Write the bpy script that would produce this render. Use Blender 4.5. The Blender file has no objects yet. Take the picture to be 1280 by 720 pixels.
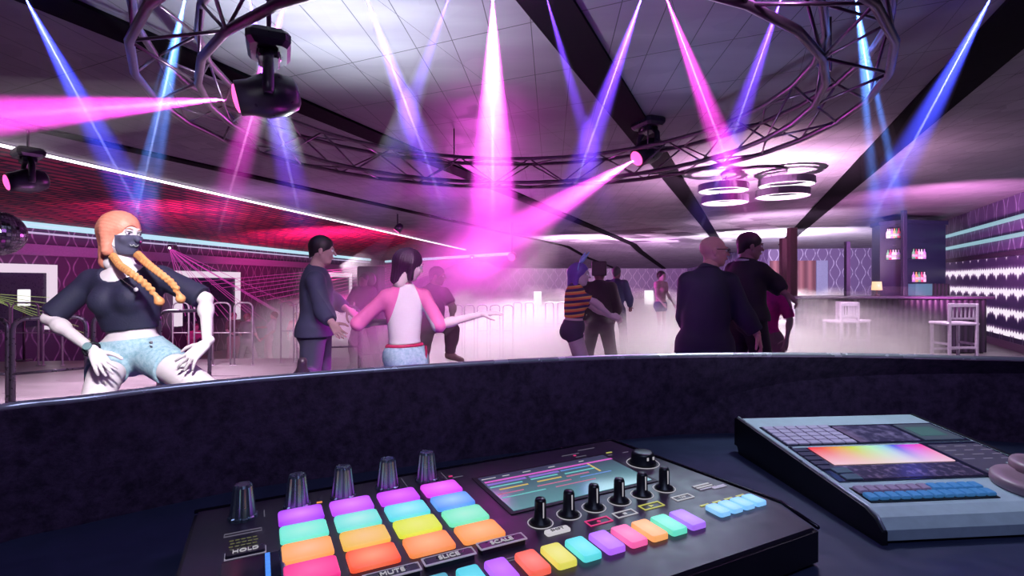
import bpy, math, random
import numpy as np
from mathutils import Vector, Matrix
random.seed(7); rng=np.random.default_rng(5)
C=bpy.context.scene; COL=C.collection
H=1.5; F=640.0; YH=350.0; CEIL=3.3
def P(px,py,Y): return Vector(((px-640)/F*Y, Y, H-(py-YH)/F*Y))
def R(d): return math.radians(d)
# ---------------------------------------------------------------- object helpers
def new_mesh(name,verts,faces,mat=None,parent=None,smooth=False,uvs=None):
    me=bpy.data.meshes.new(name); me.from_pydata([tuple(v) for v in verts],[],[tuple(f) for f in faces]); me.update()
    if mat is not None: me.materials.append(mat)
    if smooth: me.polygons.foreach_set('use_smooth',[True]*len(me.polygons))
    if uvs is not None:
        uv=me.uv_layers.new(name='UVMap')
        for l in me.loops: uv.data[l.index].uv=uvs[l.vertex_index]
    o=bpy.data.objects.new(name,me); COL.objects.link(o)
    if parent is not None: o.parent=parent
    return o
def tag(o,label,cat,group=None):
    o['label']=label; o['category']=cat
    if group: o['group']=group
    return o
def thing(name,label,cat,loc=(0,0,0),rz=0,group=None):
    o=bpy.data.objects.new(name,None); COL.objects.link(o); o.location=loc; o.rotation_euler=(0,0,rz); o.empty_display_size=.1
    return tag(o,label,cat,group)
def struct(o): o['kind']='structure'; return o
class MB:
    """collects shapes into one mesh"""
    def __init__(s): s.v=[]; s.f=[]; s.sm=[]
    def add(s,vs,fs,sm=False):
        n=len(s.v); s.v+= [Vector(v) for v in vs]; s.f+=[tuple(i+n for i in f) for f in fs]; s.sm+=[sm]*len(fs); return s
    def box(s,c,d,rot=None,bev=0):
        x,y,z=[q/2 for q in d]
        if bev>0:
            b=min(bev,x*.9,y*.9,z*.9); vs=[];fs=[]
            # chamfered box: outline with cut corners, bevelled top and bottom
            def ring(ix,iy,zz):
                return [(-x+ix+b,-y+iy,zz),(x-ix-b,-y+iy,zz),(x-ix,-y+iy+b,zz),(x-ix,y-iy-b,zz),(x-ix-b,y-iy,zz),(-x+ix+b,y-iy,zz),(-x+ix,y-iy-b,zz),(-x+ix,-y+iy+b,zz)]
            for (i,zz) in ((b*.7,-z),(0,-z+b),(0,z-b),(b*.7,z)): vs+=ring(i,i,zz)
            for k in range(3):
                for j in range(8): fs.append((k*8+j,k*8+(j+1)%8,k*8+8+(j+1)%8,k*8+8+j))
            fs.append(tuple(range(7,-1,-1))); fs.append(tuple(range(24,32)))
        else:
            vs=[(-x,-y,-z),(x,-y,-z),(x,y,-z),(-x,y,-z),(-x,-y,z),(x,-y,z),(x,y,z),(-x,y,z)]
            fs=[(0,3,2,1),(4,5,6,7),(0,1,5,4),(1,2,6,5),(2,3,7,6),(3,0,4,7)]
        M=rot.to_3x3() if rot is not None else Matrix.Identity(3)
        return s.add([M@Vector(v)+Vector(c) for v in vs],fs)
    def prism(s,pts,z0,z1):
        n=len(pts); vs=[(p[0],p[1],z0) for p in pts]+[(p[0],p[1],z1) for p in pts]
        fs=[tuple(range(n-1,-1,-1)),tuple(range(n,2*n))]+[(i,(i+1)%n,n+(i+1)%n,n+i) for i in range(n)]
        return s.add(vs,fs)
    def tube(s,pts,r,n=8,closed=False,caps=True):
        pts=[Vector(p) for p in pts]; m=len(pts); rr=r if hasattr(r,'__len__') else [r]*m
        vs=[];fs=[];prev=None
        for i,p in enumerate(pts):
            if closed: t=(pts[(i+1)%m]-pts[i-1])
            else: t=pts[min(i+1,m-1)]-pts[max(i-1,0)]
            t.normalize()
            if prev is None:
                a=Vector((0,0,1)) if abs(t.z)<.9 else Vector((1,0,0)); u=t.cross(a).normalized()
            else:
                u=(prev-t*prev.dot(t)); u=u.normalized() if u.length>1e-6 else t.orthogonal().normalized()
            prev=u; w=t.cross(u)
            for k in range(n):
                an=2*math.pi*k/n; vs.append(p+(u*math.cos(an)+w*math.sin(an))*rr[i])
        L=m if closed else m-1
        for i in range(L):
            j=(i+1)%m
            for k in range(n): fs.append((i*n+k,i*n+(k+1)%n,j*n+(k+1)%n,j*n+k))
        if caps and not closed: fs.append(tuple(range(n-1,-1,-1))); fs.append(tuple((m-1)*n+k for k in range(n)))
        return s.add(vs,fs,True)
    def lathe(s,prof,c=(0,0,0),n=24,axis=None,sm=True):
        """prof: (r,z) list; axis: direction of local z"""
        M=Matrix.Identity(3)
        if axis is not None: M=Vector((0,0,1)).rotation_difference(Vector(axis).normalized()).to_matrix()
        vs=[];fs=[];m=len(prof)
        for (r,z) in prof:
            for k in range(n):
                a=2*math.pi*k/n; vs.append(M@Vector((r*math.cos(a),r*math.sin(a),z))+Vector(c))
        for i in range(m-1):
            for k in range(n): fs.append((i*n+k,i*n+(k+1)%n,(i+1)*n+(k+1)%n,(i+1)*n+k))
        fs.append(tuple(range(n-1,-1,-1))); fs.append(tuple((m-1)*n+k for k in range(n)))
        return s.add(vs,fs,sm)
    def quad(s,a,b,c,d): return s.add([a,b,c,d],[(0,1,2,3)])
    def build(s,name,mat,parent=None):
        o=new_mesh(name,s.v,s.f,mat,parent); o.data.polygons.foreach_set('use_smooth',s.sm)
        return o
def text(name,body,size,loc,rot,mat,parent,ext=.0004):
    c=bpy.data.curves.new(name,'FONT'); c.body=body; c.size=size; c.align_x='CENTER'; c.align_y='CENTER'; c.extrude=ext
    o=bpy.data.objects.new(name,c); me=bpy.data.meshes.new_from_object(o); bpy.data.objects.remove(o)
    o=bpy.data.objects.new(name,me); me.materials.append(mat); COL.objects.link(o); o.location=loc; o.rotation_euler=rot; o.parent=parent
    return o
# ---------------------------------------------------------------- materials
class NG:
    def __init__(s,name):
        s.m=bpy.data.materials.new(name); s.m.use_nodes=True; s.t=s.m.node_tree; s.t.nodes.clear()
        s.out=s.t.nodes.new('ShaderNodeOutputMaterial')
    def n(s,typ,**kw):
        o=s.t.nodes.new(typ)
        for k,v in kw.items(): setattr(o,k,v)
        return o
    def put(s,sock,v):
        if hasattr(v,'is_output'): s.t.links.new(v,sock)
        else:
            if hasattr(v,'__len__') and len(v)==3 and sock.type=='RGBA': v=(*v,1)
            sock.default_value=v
    def mth(s,op,a,b=0.0,c=None):
        o=s.n('ShaderNodeMath',operation=op); s.put(o.inputs[0],a); s.put(o.inputs[1],b)
        if c is not None: s.put(o.inputs[2],c)
        return o.outputs[0]
    def mix(s,f,a,b):
        o=s.n('ShaderNodeMix',data_type='RGBA'); s.put(o.inputs[0],f); s.put(o.inputs[6],a); s.put(o.inputs[7],b); return o.outputs[2]
    def noise(s,vec,scale,detail=3,rough=.5,dim='3D'):
        o=s.n('ShaderNodeTexNoise'); o.inputs['Scale'].default_value=scale; o.inputs['Detail'].default_value=detail; o.inputs['Roughness'].default_value=rough
        if vec is not None: s.put(o.inputs['Vector'],vec)
        return o.outputs['Fac']
    def ramp(s,v,a,b,ca=0.0,cb=1.0):
        o=s.n('ShaderNodeMapRange'); s.put(o.inputs[0],v); o.inputs[1].default_value=a; o.inputs[2].default_value=b; o.inputs[3].default_value=ca; o.inputs[4].default_value=cb; return o.outputs[0]
    def pos(s): return s.n('ShaderNodeNewGeometry').outputs['Position']
    def obj(s): return s.n('ShaderNodeTexCoord').outputs['Object']
    def uv(s): return s.n('ShaderNodeTexCoord').outputs['UV']
    def sep(s,v):
        o=s.n('ShaderNodeSeparateXYZ'); s.put(o.inputs[0],v); return o.outputs
    def bsdf(s,color,rough=.5,metal=0.,emit=None,es=0.,bump=None,bs=.2,bd=.01,spec=None,coat=0,sss=0):
        b=s.n('ShaderNodeBsdfPrincipled'); s.put(b.inputs['Base Color'],color); s.put(b.inputs['Roughness'],rough); s.put(b.inputs['Metallic'],metal)
        if emit is not None: s.put(b.inputs['Emission Color'],emit); s.put(b.inputs['Emission Strength'],es)
        if spec is not None: s.put(b.inputs['Specular IOR Level'],spec)
        if coat: b.inputs['Coat Weight'].default_value=coat
        if bump is not None:
            q=s.n('ShaderNodeBump'); q.inputs['Strength'].default_value=bs; q.inputs['Distance'].default_value=bd; s.put(q.inputs['Height'],bump); s.t.links.new(q.outputs[0],b.inputs['Normal'])
        s.t.links.new(b.outputs[0],s.out.inputs['Surface']); return s.m
_m={}
def M(name,color=(.5,.5,.5),rough=.5,metal=0.,emit=None,es=0.,var=.12,scale=25,spec=None,bs=0,coat=0):
    if name in _m: return _m[name]
    g=NG(name); nz=g.noise(g.obj(),scale,3)
    f=g.ramp(nz,.25,.75,1-var,1+var)
    mx=g.n('ShaderNodeVectorMath',operation='SCALE'); g.put(mx.inputs[0],tuple(color)); g.put(mx.inputs['Scale'],f)
    r=g.ramp(nz,.3,.7,max(0,rough-.05),min(1,rough+.05))
    m=g.bsdf(mx.outputs[0],r,metal,emit,es,nz if bs else None,bs,.005,spec,coat)
    _m[name]=m; return m
def glow(name,color,s=1.0):
    """a lamp face, lit tube, pad or screen, or print given some glow"""
    if name in _m: return _m[name]
    return M(name,(.05,.05,.05),.4,0,color,s,var=.05)
# ================================================================ SETTING MATERIALS
def lineset(g,pos,az,period,w,off=0.):
    x,y,z=g.sep(pos); a=R(az)           # distance across lines that run along azimuth az
    d=g.mth('ADD',g.mth('MULTIPLY',x,math.cos(a)/period),g.mth('MULTIPLY',y,-math.sin(a)/period))
    fr=g.mth('FRACT',g.mth('ADD',d,100+off)); ab=g.mth('ABSOLUTE',g.mth('SUBTRACT',fr,.5))
    return g.mth('LESS_THAN',ab,w/period/2)
g=NG('ceiling_panels'); p=g.pos()
l1=lineset(g,p,4.5,.30,.007); l2=lineset(g,p,24.5+90,.86,.010,.35); l3=lineset(g,p,24.5,.86,.004)
ln=g.mth('MAXIMUM',l1,g.mth('MAXIMUM',l2,l3))
wv=g.n('ShaderNodeMapping'); g.put(wv.inputs[0],p); wv.inputs['Scale'].default_value=(.5,2.2,1); wv.inputs['Rotation'].default_value=(0,0,R(20))
nz=g.noise(wv.outputs[0],1.1,4)
vc=g.n('ShaderNodeTexVoronoi'); g.put(vc.inputs['Vector'],p); vc.inputs['Scale'].default_value=2.4; vc.distance='CHEBYCHEV'
vs_=g.sep(vc.outputs['Color'])[0]
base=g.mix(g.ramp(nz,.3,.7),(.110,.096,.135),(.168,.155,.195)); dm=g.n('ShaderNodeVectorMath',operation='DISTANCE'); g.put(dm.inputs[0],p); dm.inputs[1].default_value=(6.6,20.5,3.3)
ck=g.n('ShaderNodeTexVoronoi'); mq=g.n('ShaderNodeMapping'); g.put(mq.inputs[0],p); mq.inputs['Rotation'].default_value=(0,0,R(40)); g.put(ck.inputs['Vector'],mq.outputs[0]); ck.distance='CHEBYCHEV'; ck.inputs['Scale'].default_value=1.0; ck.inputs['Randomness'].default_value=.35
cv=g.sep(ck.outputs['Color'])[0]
base=g.mix(g.mth('MULTIPLY',g.ramp(dm.outputs['Value'],6.5,3.0),.85),base,g.mix(g.ramp(cv,.2,.9),(.05,.045,.06),(.50,.50,.56)))  # mosaic glints painted in as pale and dark squares, fading outward
base=g.mix(ln,base,(.03,.03,.04))
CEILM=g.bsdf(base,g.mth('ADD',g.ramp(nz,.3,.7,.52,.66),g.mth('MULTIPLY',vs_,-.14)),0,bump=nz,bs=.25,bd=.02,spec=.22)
g=NG('red_brick_soffit'); uv=g.uv()
bt=g.n('ShaderNodeTexBrick'); g.put(bt.inputs['Vector'],uv); bt.inputs['Scale'].default_value=1; bt.inputs['Brick Width'].default_value=.55; bt.inputs['Row Height'].default_value=.17; bt.inputs['Mortar Size'].default_value=.035
bt.inputs['Color1'].default_value=(.62,.05,.13,1); bt.inputs['Color2'].default_value=(.22,.02,.08,1); bt.inputs['Mortar'].default_value=(.02,.012,.035,1)
nz=g.noise(uv,2.2,4); 
SOFM=g.bsdf(g.mix(g.ramp(nz,.45,.75),bt.outputs['Color'],(.05,.03,.07)),.75,0,bump=bt.outputs['Fac'],bs=.4,bd=-.02)
def wave_wall(name,bg,fg,per=.42,amp=.13,wl=1.1,w=.035):
    g=NG(name); uv=g.uv(); x,y,_=g.sep(uv)
    cx=g.mth('FLOOR',g.mth('DIVIDE',x,per)); par=g.mth('MULTIPLY',g.mth('FRACT',g.mth('MULTIPLY',cx,.5)),2*math.pi)
    sn=g.mth('SINE',g.mth('ADD',g.mth('MULTIPLY',y,2*math.pi/wl),par))
    fr=g.mth('SUBTRACT',g.mth('FRACT',g.mth('DIVIDE',x,per)),.5)
    d=g.mth('ABSOLUTE',g.mth('SUBTRACT',fr,g.mth('MULTIPLY',sn,amp/per)))
    line=g.ramp(d,0.,w/per,1,0); line=g.mth('MULTIPLY',line,g.ramp(g.noise(uv,5,2),.35,.6,.25,1))
    return g.bsdf(g.mix(line,bg,fg),.45)
WAVE=wave_wall('wave_wallpaper',(.085,.055,.15),(.42,.40,.58),per=.32,amp=.10,w=.03)
WAVEL=wave_wall('dark_wave_wallpaper',(.07,.03,.09),(.42,.30,.46),per=.26,amp=.08,wl=.8,w=.03)
# floor
g=NG('pale_dance_floor'); p=g.pos()
mp=g.n('ShaderNodeMapping'); g.put(mp.inputs[0],p); mp.inputs['Scale'].default_value=(.25,1.6,1)
nz=g.noise(mp.outputs[0],2.2,5); ln=lineset(g,p,92,.5,.012)
FLOORM=g.bsdf(g.mix(ln,g.mix(g.ramp(nz,.3,.7),(.20,.17,.20),(.30,.27,.30)),(.3,.24,.32)),g.ramp(nz,.3,.7,.25,.5))
# backlit textile wall
g=NG('backlit_textile_panel'); uv=g.uv(); x,y,_=g.sep(uv)
row=g.mth('SUBTRACT',g.mth('FRACT',g.mth('ADD',g.mth('DIVIDE',y,.45),.722)),.5); row=g.mth('ADD',row,g.mth('MULTIPLY',g.mth('SUBTRACT',g.noise(uv,4,2),.5),.14))
t1=g.mth('ABSOLUTE',g.mth('SUBTRACT',g.mth('FRACT',g.mth('DIVIDE',x,.62)),.5))      # 0 at a tip, .5 between
t2=g.mth('ABSOLUTE',g.mth('SUBTRACT',g.mth('FRACT',g.mth('DIVIDE',x,.155)),.5))
sp=g.mth('POWER',g.mth('MULTIPLY',t1,2.0),2.2)
dwn=g.mth('LESS_THAN',row,0); amp=g.mth('ADD',g.mth('MULTIPLY',g.mth('MULTIPLY',sp,dwn),.26),g.mth('ADD',g.mth('MULTIPLY',t2,.24),.08))
sh=g.mth('SUBTRACT',amp,g.mth('ABSOLUTE',row)); lit=g.ramp(sh,0,.06)
soft=g.ramp(g.mth('ADD',sh,g.mth('MULTIPLY',g.noise(uv,9,3),.14)),-.06,.12)
em=g.mix(lit,g.mix(soft,(.012,.006,.03),(.20,.10,.24)),(.95,.84,.95))
TEXM=g.bsdf((.04,.02,.07),.5,0,em,1.0)
BLACK=M('matt_black',(.006,.006,.009),.5,var=.2)
METAL=M('dark_truss_metal',(.15,.09,.15),.33,.85,var=.15)
RAILM=M('purple_grey_rail',(.26,.20,.30),.3,.7)
# ================================================================ SETTING
def wall(name,p0,p1,z0,z1,mat,parent=None,u0=0.,t=.12):
    d=Vector((p1[0]-p0[0],p1[1]-p0[1],0)); L=d.length; n=Vector((d.y,-d.x,0)).normalized()*t
    vs=[(p0[0],p0[1],z0),(p1[0],p1[1],z0),(p1[0],p1[1],z1),(p0[0],p0[1],z1)]
    bk=[(v[0]-n.x,v[1]-n.y,v[2]) for v in vs]; uv=[(u0,z0),(u0+L,z0),(u0+L,z1),(u0,z1)]
    fs=[(0,1,2,3),(5,4,7,6),(0,4,5,1),(1,5,6,2),(2,6,7,3),(3,7,4,0)]
    return new_mesh(name,vs+bk,fs,mat,parent,uvs=uv+uv)
def lx(Y): return -11.5+.104*(Y-12)          # left wall line
def ledx(Y): return -6.7+.1705*(Y-6.7)       # border between flat ceiling and red soffit
PIT=-1.1
A_=(lx(-1),-1); B_=(lx(40),40); Cc=(13.7,40); D_=(15.0,30.0); E_=(20.2,28.8); G_=(4.9,0.0)
# right wall runs from E_ back along (2.63,4.93)
Rn=(10.47-2.63*2.2,10.47-4.93*2.2)
struct(wall('wall_left',A_,B_,PIT,3.0,WAVEL))
struct(wall('wall_back',B_,Cc,PIT,2.9,wave_wall('back_wave_wallpaper',(.08,.03,.12),(.28,.19,.34),per=.36,amp=.12,wl=1.0,w=.04)))
struct(wall('wall_back_return',Cc,D_,PIT,3.3,WAVE))
struct(wall('wall_bar',D_,E_,PIT,3.3,WAVE))
def rw(s): return (10.47+2.63*s,10.47+4.93*s)
struct(wall('wall_right',E_,Rn,PIT,3.42,WAVE))
# ceiling: flat part, then the part that drops to the back wall
y0=-1
def slab(name,pts,z,mat,t=.1):
    pts=[Vector((p[0],p[1],p[2] if len(p)>2 else z)) for p in pts]; n=len(pts)
    vs=pts+[q+Vector((0,0,t)) for q in pts]
    fs=[tuple(range(n-1,-1,-1)),tuple(range(n,2*n))]+[(i,(i+1)%n,n+(i+1)%n,n+i) for i in range(n)]
    return vs,fs
vs,fs=slab('c',[(ledx(y0),y0),(Rn[0],Rn[1]),(13.1+.1,15.4),(20.4,28.8),(15.2,30.2),(14.9,33.5),(13.6,32.8),(9.6,24),(ledx(30),30)],CEIL,CEILM)
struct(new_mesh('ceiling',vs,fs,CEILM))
dz_=lambda y: 3.3-.9*(y-24)/16
DP=[(ledx(30),30,3.3),(9.6,24,3.3),(13.6,32.8,dz_(32.8)),(13.9,40.1,2.4),(ledx(40.1),40.1,2.4)]; DT=[(0,1,4),(1,2,4),(2,3,4)]
vs=[Vector(p) for p in DP]; vs+=[v+Vector((0,0,.1)) for v in vs]; fs=[(a,c,b) for a,b,c in DT]+[(a+5,b+5,c+5) for a,b,c in DT]+[(i,(i+1)%5,(i+1)%5+5,i+5) for i in range(5)]
def zceil(x,y):
    for t in DT:
        a,b,c=[DP[i] for i in t]; den=(b[1]-c[1])*(a[0]-c[0])+(c[0]-b[0])*(a[1]-c[1])
        u=((b[1]-c[1])*(x-c[0])+(c[0]-b[0])*(y-c[1]))/den; v=((c[1]-a[1])*(x-c[0])+(a[0]-c[0])*(y-c[1]))/den
        if u>-.001 and v>-.001 and u+v<1.001: return u*a[2]+v*b[2]+(1-u-v)*c[2]
    return 3.3
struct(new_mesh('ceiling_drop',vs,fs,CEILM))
for (a_,b_) in (((9.6,24),(13.6,32.8)),((ledx(30),30),(ledx(40),40))):
    q=MB(); n_=.03; q.add([(a_[0],a_[1],3.3),(b_[0],b_[1],3.31),(b_[0],b_[1],dz_(b_[1])-.02),(a_[0]-n_,a_[1],3.3),(b_[0]-n_,b_[1],3.31),(b_[0]-n_,b_[1],dz_(b_[1])-.02)],[(0,1,2),(5,4,3),(0,3,4,1),(1,4,5,2),(2,5,3,0)])
    struct(q.build('trim_4',M('fascia_plum',(.05,.02,.06),.5)))
# red brick soffit sloping down from the light strip to the left wall
a=Vector((ledx(y0),y0,3.3)); b=Vector((ledx(40),40,3.3)); c=Vector((lx(40),40,2.86)); d=Vector((lx(y0),y0,2.86))
vs=[a,b,c,d]; vs+=[v+Vector((0,0,.1)) for v in vs]; uv=[(0,0),(41,0),(41,6.),(0,5)]*2
struct(new_mesh('ceiling_soffit_left',vs,[(0,1,2,3),(7,6,5,4),(0,4,5,1),(1,5,6,2),(2,6,7,3),(3,7,4,0)],SOFM,uvs=uv))
# floors: upper level and sunken hall
pitx=-2.2
up=MB(); up.prism([(-12.9,-1),(8.5,-1),(21,28.8),(15,30.2),(13.6,22),(pitx+3,22),(pitx,10),(-12.2,9.2)],-.2,0)
struct(up.build('floor',FLOORM))
lo=MB(); lo.prism([(-13,-1),(9,-1),(21,28.8),(14,40.1),(-12,40.1)],PIT-.2,PIT)
struct(lo.build('floor_sunken',FLOORM))
# steps down into the sunken hall on the left
st=thing('steps','pale steps leading down to the sunken hall behind the left barriers','steps',(-6,9.3,0))
for k in range(5):
    q=MB(); q.box((-.2,.25+.32*k,PIT/2-.11*(k+1)),(7.6,.34,PIT*-1-.22*(k+1)+.001)) ; q.build('step',FLOORM,st)
# beams in the ceiling, all running the same way
dirb=Vector((math.sin(R(24.5)),math.cos(R(24.5)),0)); perp=Vector((dirb.y,-dirb.x,0))
def beam_(px,py,w,y1,y0_=0.2,az=24.5):
    dirb=Vector((math.sin(R(az)),math.cos(R(az)),0))
    Y=(CEIL-.07-H)*F/(YH-py); pt=Vector(((px-640)/F*Y,Y,0))
    s0=(y0_-pt.y)/dirb.y; s1=(y1-pt.y)/dirb.y
    q=MB(); m=Matrix.Rotation(-R(az),3,'Z'); c=pt+dirb*(s0+s1)/2
    q.box((c.x,c.y,CEIL-.012),(w,abs(s1-s0),.03),rot=m.to_4x4()); return q.build('trim_beam',BLACK)
for (px,py,w,y1,az) in ((718,60,.33,31.8,24.5),(1207,100,.42,26,24.5),(705,272,.32,24,22),(330,228,.22,24,22)):
    o=struct(beam_(px,py,w,y1,.2,az)); o.name='trim_1'; o.data.materials[0]=M('beam_black',(.0025,.002,.004),.9,var=.2,spec=.05)
dirb=Vector((math.sin(R(22)),math.cos(R(22)),0))
for (px,py,w) in ((705,272,.32),(330,228,.22)):
    Y=(CEIL-.07-H)*F/(YH-py); pt=Vector(((px-640)/F*Y,Y,0)); q=MB(); vs=[]
    N_=18
    for i in range(N_+1):
        yy=24+15.95*i/N_; c=pt+dirb*((yy-pt.y)/dirb.y); zz=zceil(c.x,yy)
        for sx in (-w/2,w/2):
            for dz in (-.035,.03): vs.append((c.x+sx/math.cos(R(24.5)),yy,zz+dz))
    fs=[(0,1,3,2)]+[(4*N_,4*N_+2,4*N_+3,4*N_+1)]
    for i in range(N_): b_=4*i; fs+=[(b_,b_+2,b_+6,b_+4),(b_+1,b_+5,b_+7,b_+3),(b_,b_+4,b_+5,b_+1),(b_+2,b_+3,b_+7,b_+6)]
    q.add(vs,fs); struct(q.build('trim_2',bpy.data.materials['beam_black']))
# baseboard and dark rail along the right wall, backlit textile on it
nr=Vector((-4.93,2.63,0)).normalized()
def rwall_strip(name,s0,s1,z0,z1,mat,off,t,kind='structure',uvs=True,parent=None):
    a=Vector((*rw(s0),0))+nr*(off+t); b=Vector((*rw(s1),0))+nr*(off+t)
    o=wall(name,(b.x,b.y),(a.x,a.y),z0,z1,mat,parent,t=t)
    if kind: o['kind']=kind
    return o
rwall_strip('baseboard_right',-1.5,1.2,0,.16,M('pinkish_board',(.35,.22,.34),.5),.005,.03)
rwall_strip('trim_2',-1.5,1.3,2.02,2.12,M('dark_plum_trim',(.03,.012,.04),.5),.005,.10)
o=rwall_strip('wall_panel',-1.5,1.25,.28,2.0,TEXM,.005,.04,None); tag(o,'backlit patterned textile panel with rows of white spikes on the right wall','wall panel')
for z,lb in ((2.78,'upper of two pale cyan light tubes on the right wall'),(2.42,'lower of two pale cyan light tubes on the right wall')):
    a=Vector((*rw(-1.5),z))+nr*.12; b=Vector((*rw(1.0),z))+nr*.12
    q=MB(); q.tube([a,b],.045,10); tag(q.build('light_tube',glow('cyan_tube',(.33,.58,.68),.8)),lb,'light tube','light tubes on the right wall')
# LED line along the soffit border
q=MB(); q.tube([(ledx(2)+.02,2,3.26),(ledx(30)+.02,30,3.26)],.022,8)
tag(q.build('led_strip',glow('led_white',(1,.86,1),3.0)),'thin glowing white strip light along the edge of the red soffit','strip light')
# cyan tube on the left wall with a thin one under it, and the hanging one
def ltube(pts,r,label,mat):
    q=MB(); q.tube(pts,r,10); return tag(q.build('light_tube',mat),label,'light tube')
CY=glow('cyan_tube_left',(.50,.80,.95),.95)
ltube([(lx(Y)+.16,Y,2.80) for Y in (5,33)],.075,'thick pale cyan light tube running along the top of the left wall',CY)
ltube([(lx(Y)+.14,Y,2.62) for Y in (5,33)],.025,'thin lilac light tube under the thick one on the left wall',glow('lilac_tube',(.62,.5,.8),.8))
ltube([P(482,327,31),P(639,317,23)],.07,'pale cyan light tube hanging across the far end left of centre',CY)
q=MB()
q.box((lx(20)+.1,20,2.22),(.22,32,.26),rot=Matrix.Rotation(-math.atan(.104),4,'Z'))
struct(q.build('trim_3',M('pinkish_fascia',(.26,.22,.34),.5)))
# ================================================================ DJ BOOTH
DESK=1.2
def gp(px,py,dz): Y=dz*F/(py-YH); return Vector(((px-640)/F*Y,Y))
tops=[(-150,545),(0,514),(100,503),(200,490),(300,479.5),(400,471),(500,463.5),(600,457),(700,452),(800,448.5),(900,446.5),(1000,446.3),(1100,447.5),(1200,450),(1280,452),(1420,457)]
rimz=.147
rim=[gp(x,y,rimz) for x,y in tops]
foot=[gp(x,y,H-DESK) for x,y in [(-150,735),(0,678),(100,655),(200,633),(300,612.5),(400,598),(500,585),(600,572),(700,559.5),(800,547),(900,537),(1000,531),(1100,529),(1200,530),(1280,531),(1420,536)]]
booth=thing('dj_booth','dark curved DJ booth front with a thin pale highlight rim around the desk','DJ booth',(0,.5,0))
booth.location=(0,0,0)
def smoothline(pts,n=4):
    out=[]
    for i in range(len(pts)-1):
        p0=pts[max(i-1,0)];p1=pts[i];p2=pts[i+1];p3=pts[min(i+2,len(pts)-1)]
        for k in range(n):
            t=k/n; out.append(.5*((2*p1)+(p2-p0)*t+(2*p0-5*p1+4*p2-p3)*t*t+(3*p1-p0-3*p2+p3)*t**3))
    out.append(pts[-1]); return out
rim=smoothline(rim); foot=smoothline(foot)
g=NG('booth_fabric'); nz=g.noise(g.obj(),60,6,.7); n2=g.noise(g.obj(),9,3)
BOOTHM=g.bsdf(g.mix(g.ramp(g.mth('ADD',nz,g.mth('MULTIPLY',n2,.4)),.55,.85),(.032,.012,.040),(.105,.050,.125)),.62,0,bump=nz,bs=.5,bd=.004)
nR=len(rim); vs=[];fs=[]
zr=H-rimz
for i in range(nR):
    a=rim[i]; f=foot[i]; o_=a.normalized()*.028
    vs+=[(f.x,f.y,DESK-.03),(a.x*.55+f.x*.45,a.y*.55+f.y*.45,(DESK+zr)/2),(a.x,a.y,zr),(a.x+o_.x,a.y+o_.y,zr),(a.x+o_.x*1.2,a.y+o_.y*1.2,0),(a.x,a.y,0)]
for i in range(nR-1):
    for k in range(6): fs.append((i*6+k,i*6+(k+1)%6,i*6+6+(k+1)%6,i*6+6+k))
fs.append((0,5,4,3,2,1)); fs.append(tuple((nR-1)*6+k for k in range(6)))
new_mesh('parapet',vs,fs,BOOTHM,booth,smooth=False)
q=MB(); q.tube([(p.x*1.015,p.y*1.015,zr+.001) for p in rim],.0055,8); 
q.build('rim_highlight',M('rim_highlight_pale',(.80,.78,.84),.25,.6),booth)  # rim tube coloured pale to stand in for the highlight on the edge
pts=[(f.x*1.02,f.y*1.02) for f in foot]
q=MB(); q.prism([(1.15,.12),*reversed(pts),(-.95,.12)],DESK-.05,DESK)
q.build('desktop',M('desk_midnight_blue',(.030,.036,.085),.36,var=.15,scale=40),booth)
# ================================================================ TRUSS
TD,TR=3.97,2.23; ZB,ZT=H+1.15,H+1.43; HW=.15
tr=thing('circular_truss','circular dark metal lighting truss hanging over the dance floor','truss',(0,TD,ZB))
NS=32
def tp(i,r,z): a=2*math.pi*(i+.5)/NS; return Vector((r*math.sin(a),-r*math.cos(a),z-ZB))
for r,z in ((TR-HW,ZB),(TR+HW,ZB),(TR-HW,ZT),(TR+HW,ZT)):
    q=MB(); q.tube([tp(i,r,z) for i in range(NS)],.022,8,closed=True); q.build('chord',METAL,tr)
for side,(r0,z0,r1,z1) in {'outer':(TR+HW,ZB,TR+HW,ZT),'inner':(TR-HW,ZB,TR-HW,ZT),'top':(TR-HW,ZT,TR+HW,ZT),'bottom':(TR-HW,ZB,TR+HW,ZB)}.items():
    q=MB()
    st_=2.0
    for i in range(int(NS/st_)):
        a,b=(tp(i*st_,r0,z0),tp((i+.5)*st_,r1,z1)) ; c2=tp((i+1)*st_,r0,z0)
        q.tube([a,b],.0085,6)
        q.tube([b,c2],.0085,6)
    q.build('bracing',METAL,tr)
for k in range(6):
    a=2*math.pi*(k+.3)/6; q=MB(); q.tube([(TR*math.sin(a),-TR*math.cos(a),ZT-ZB),(TR*math.sin(a),-TR*math.cos(a),CEIL-ZB)],.008,6); q.build('hanger',METAL,tr)
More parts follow.
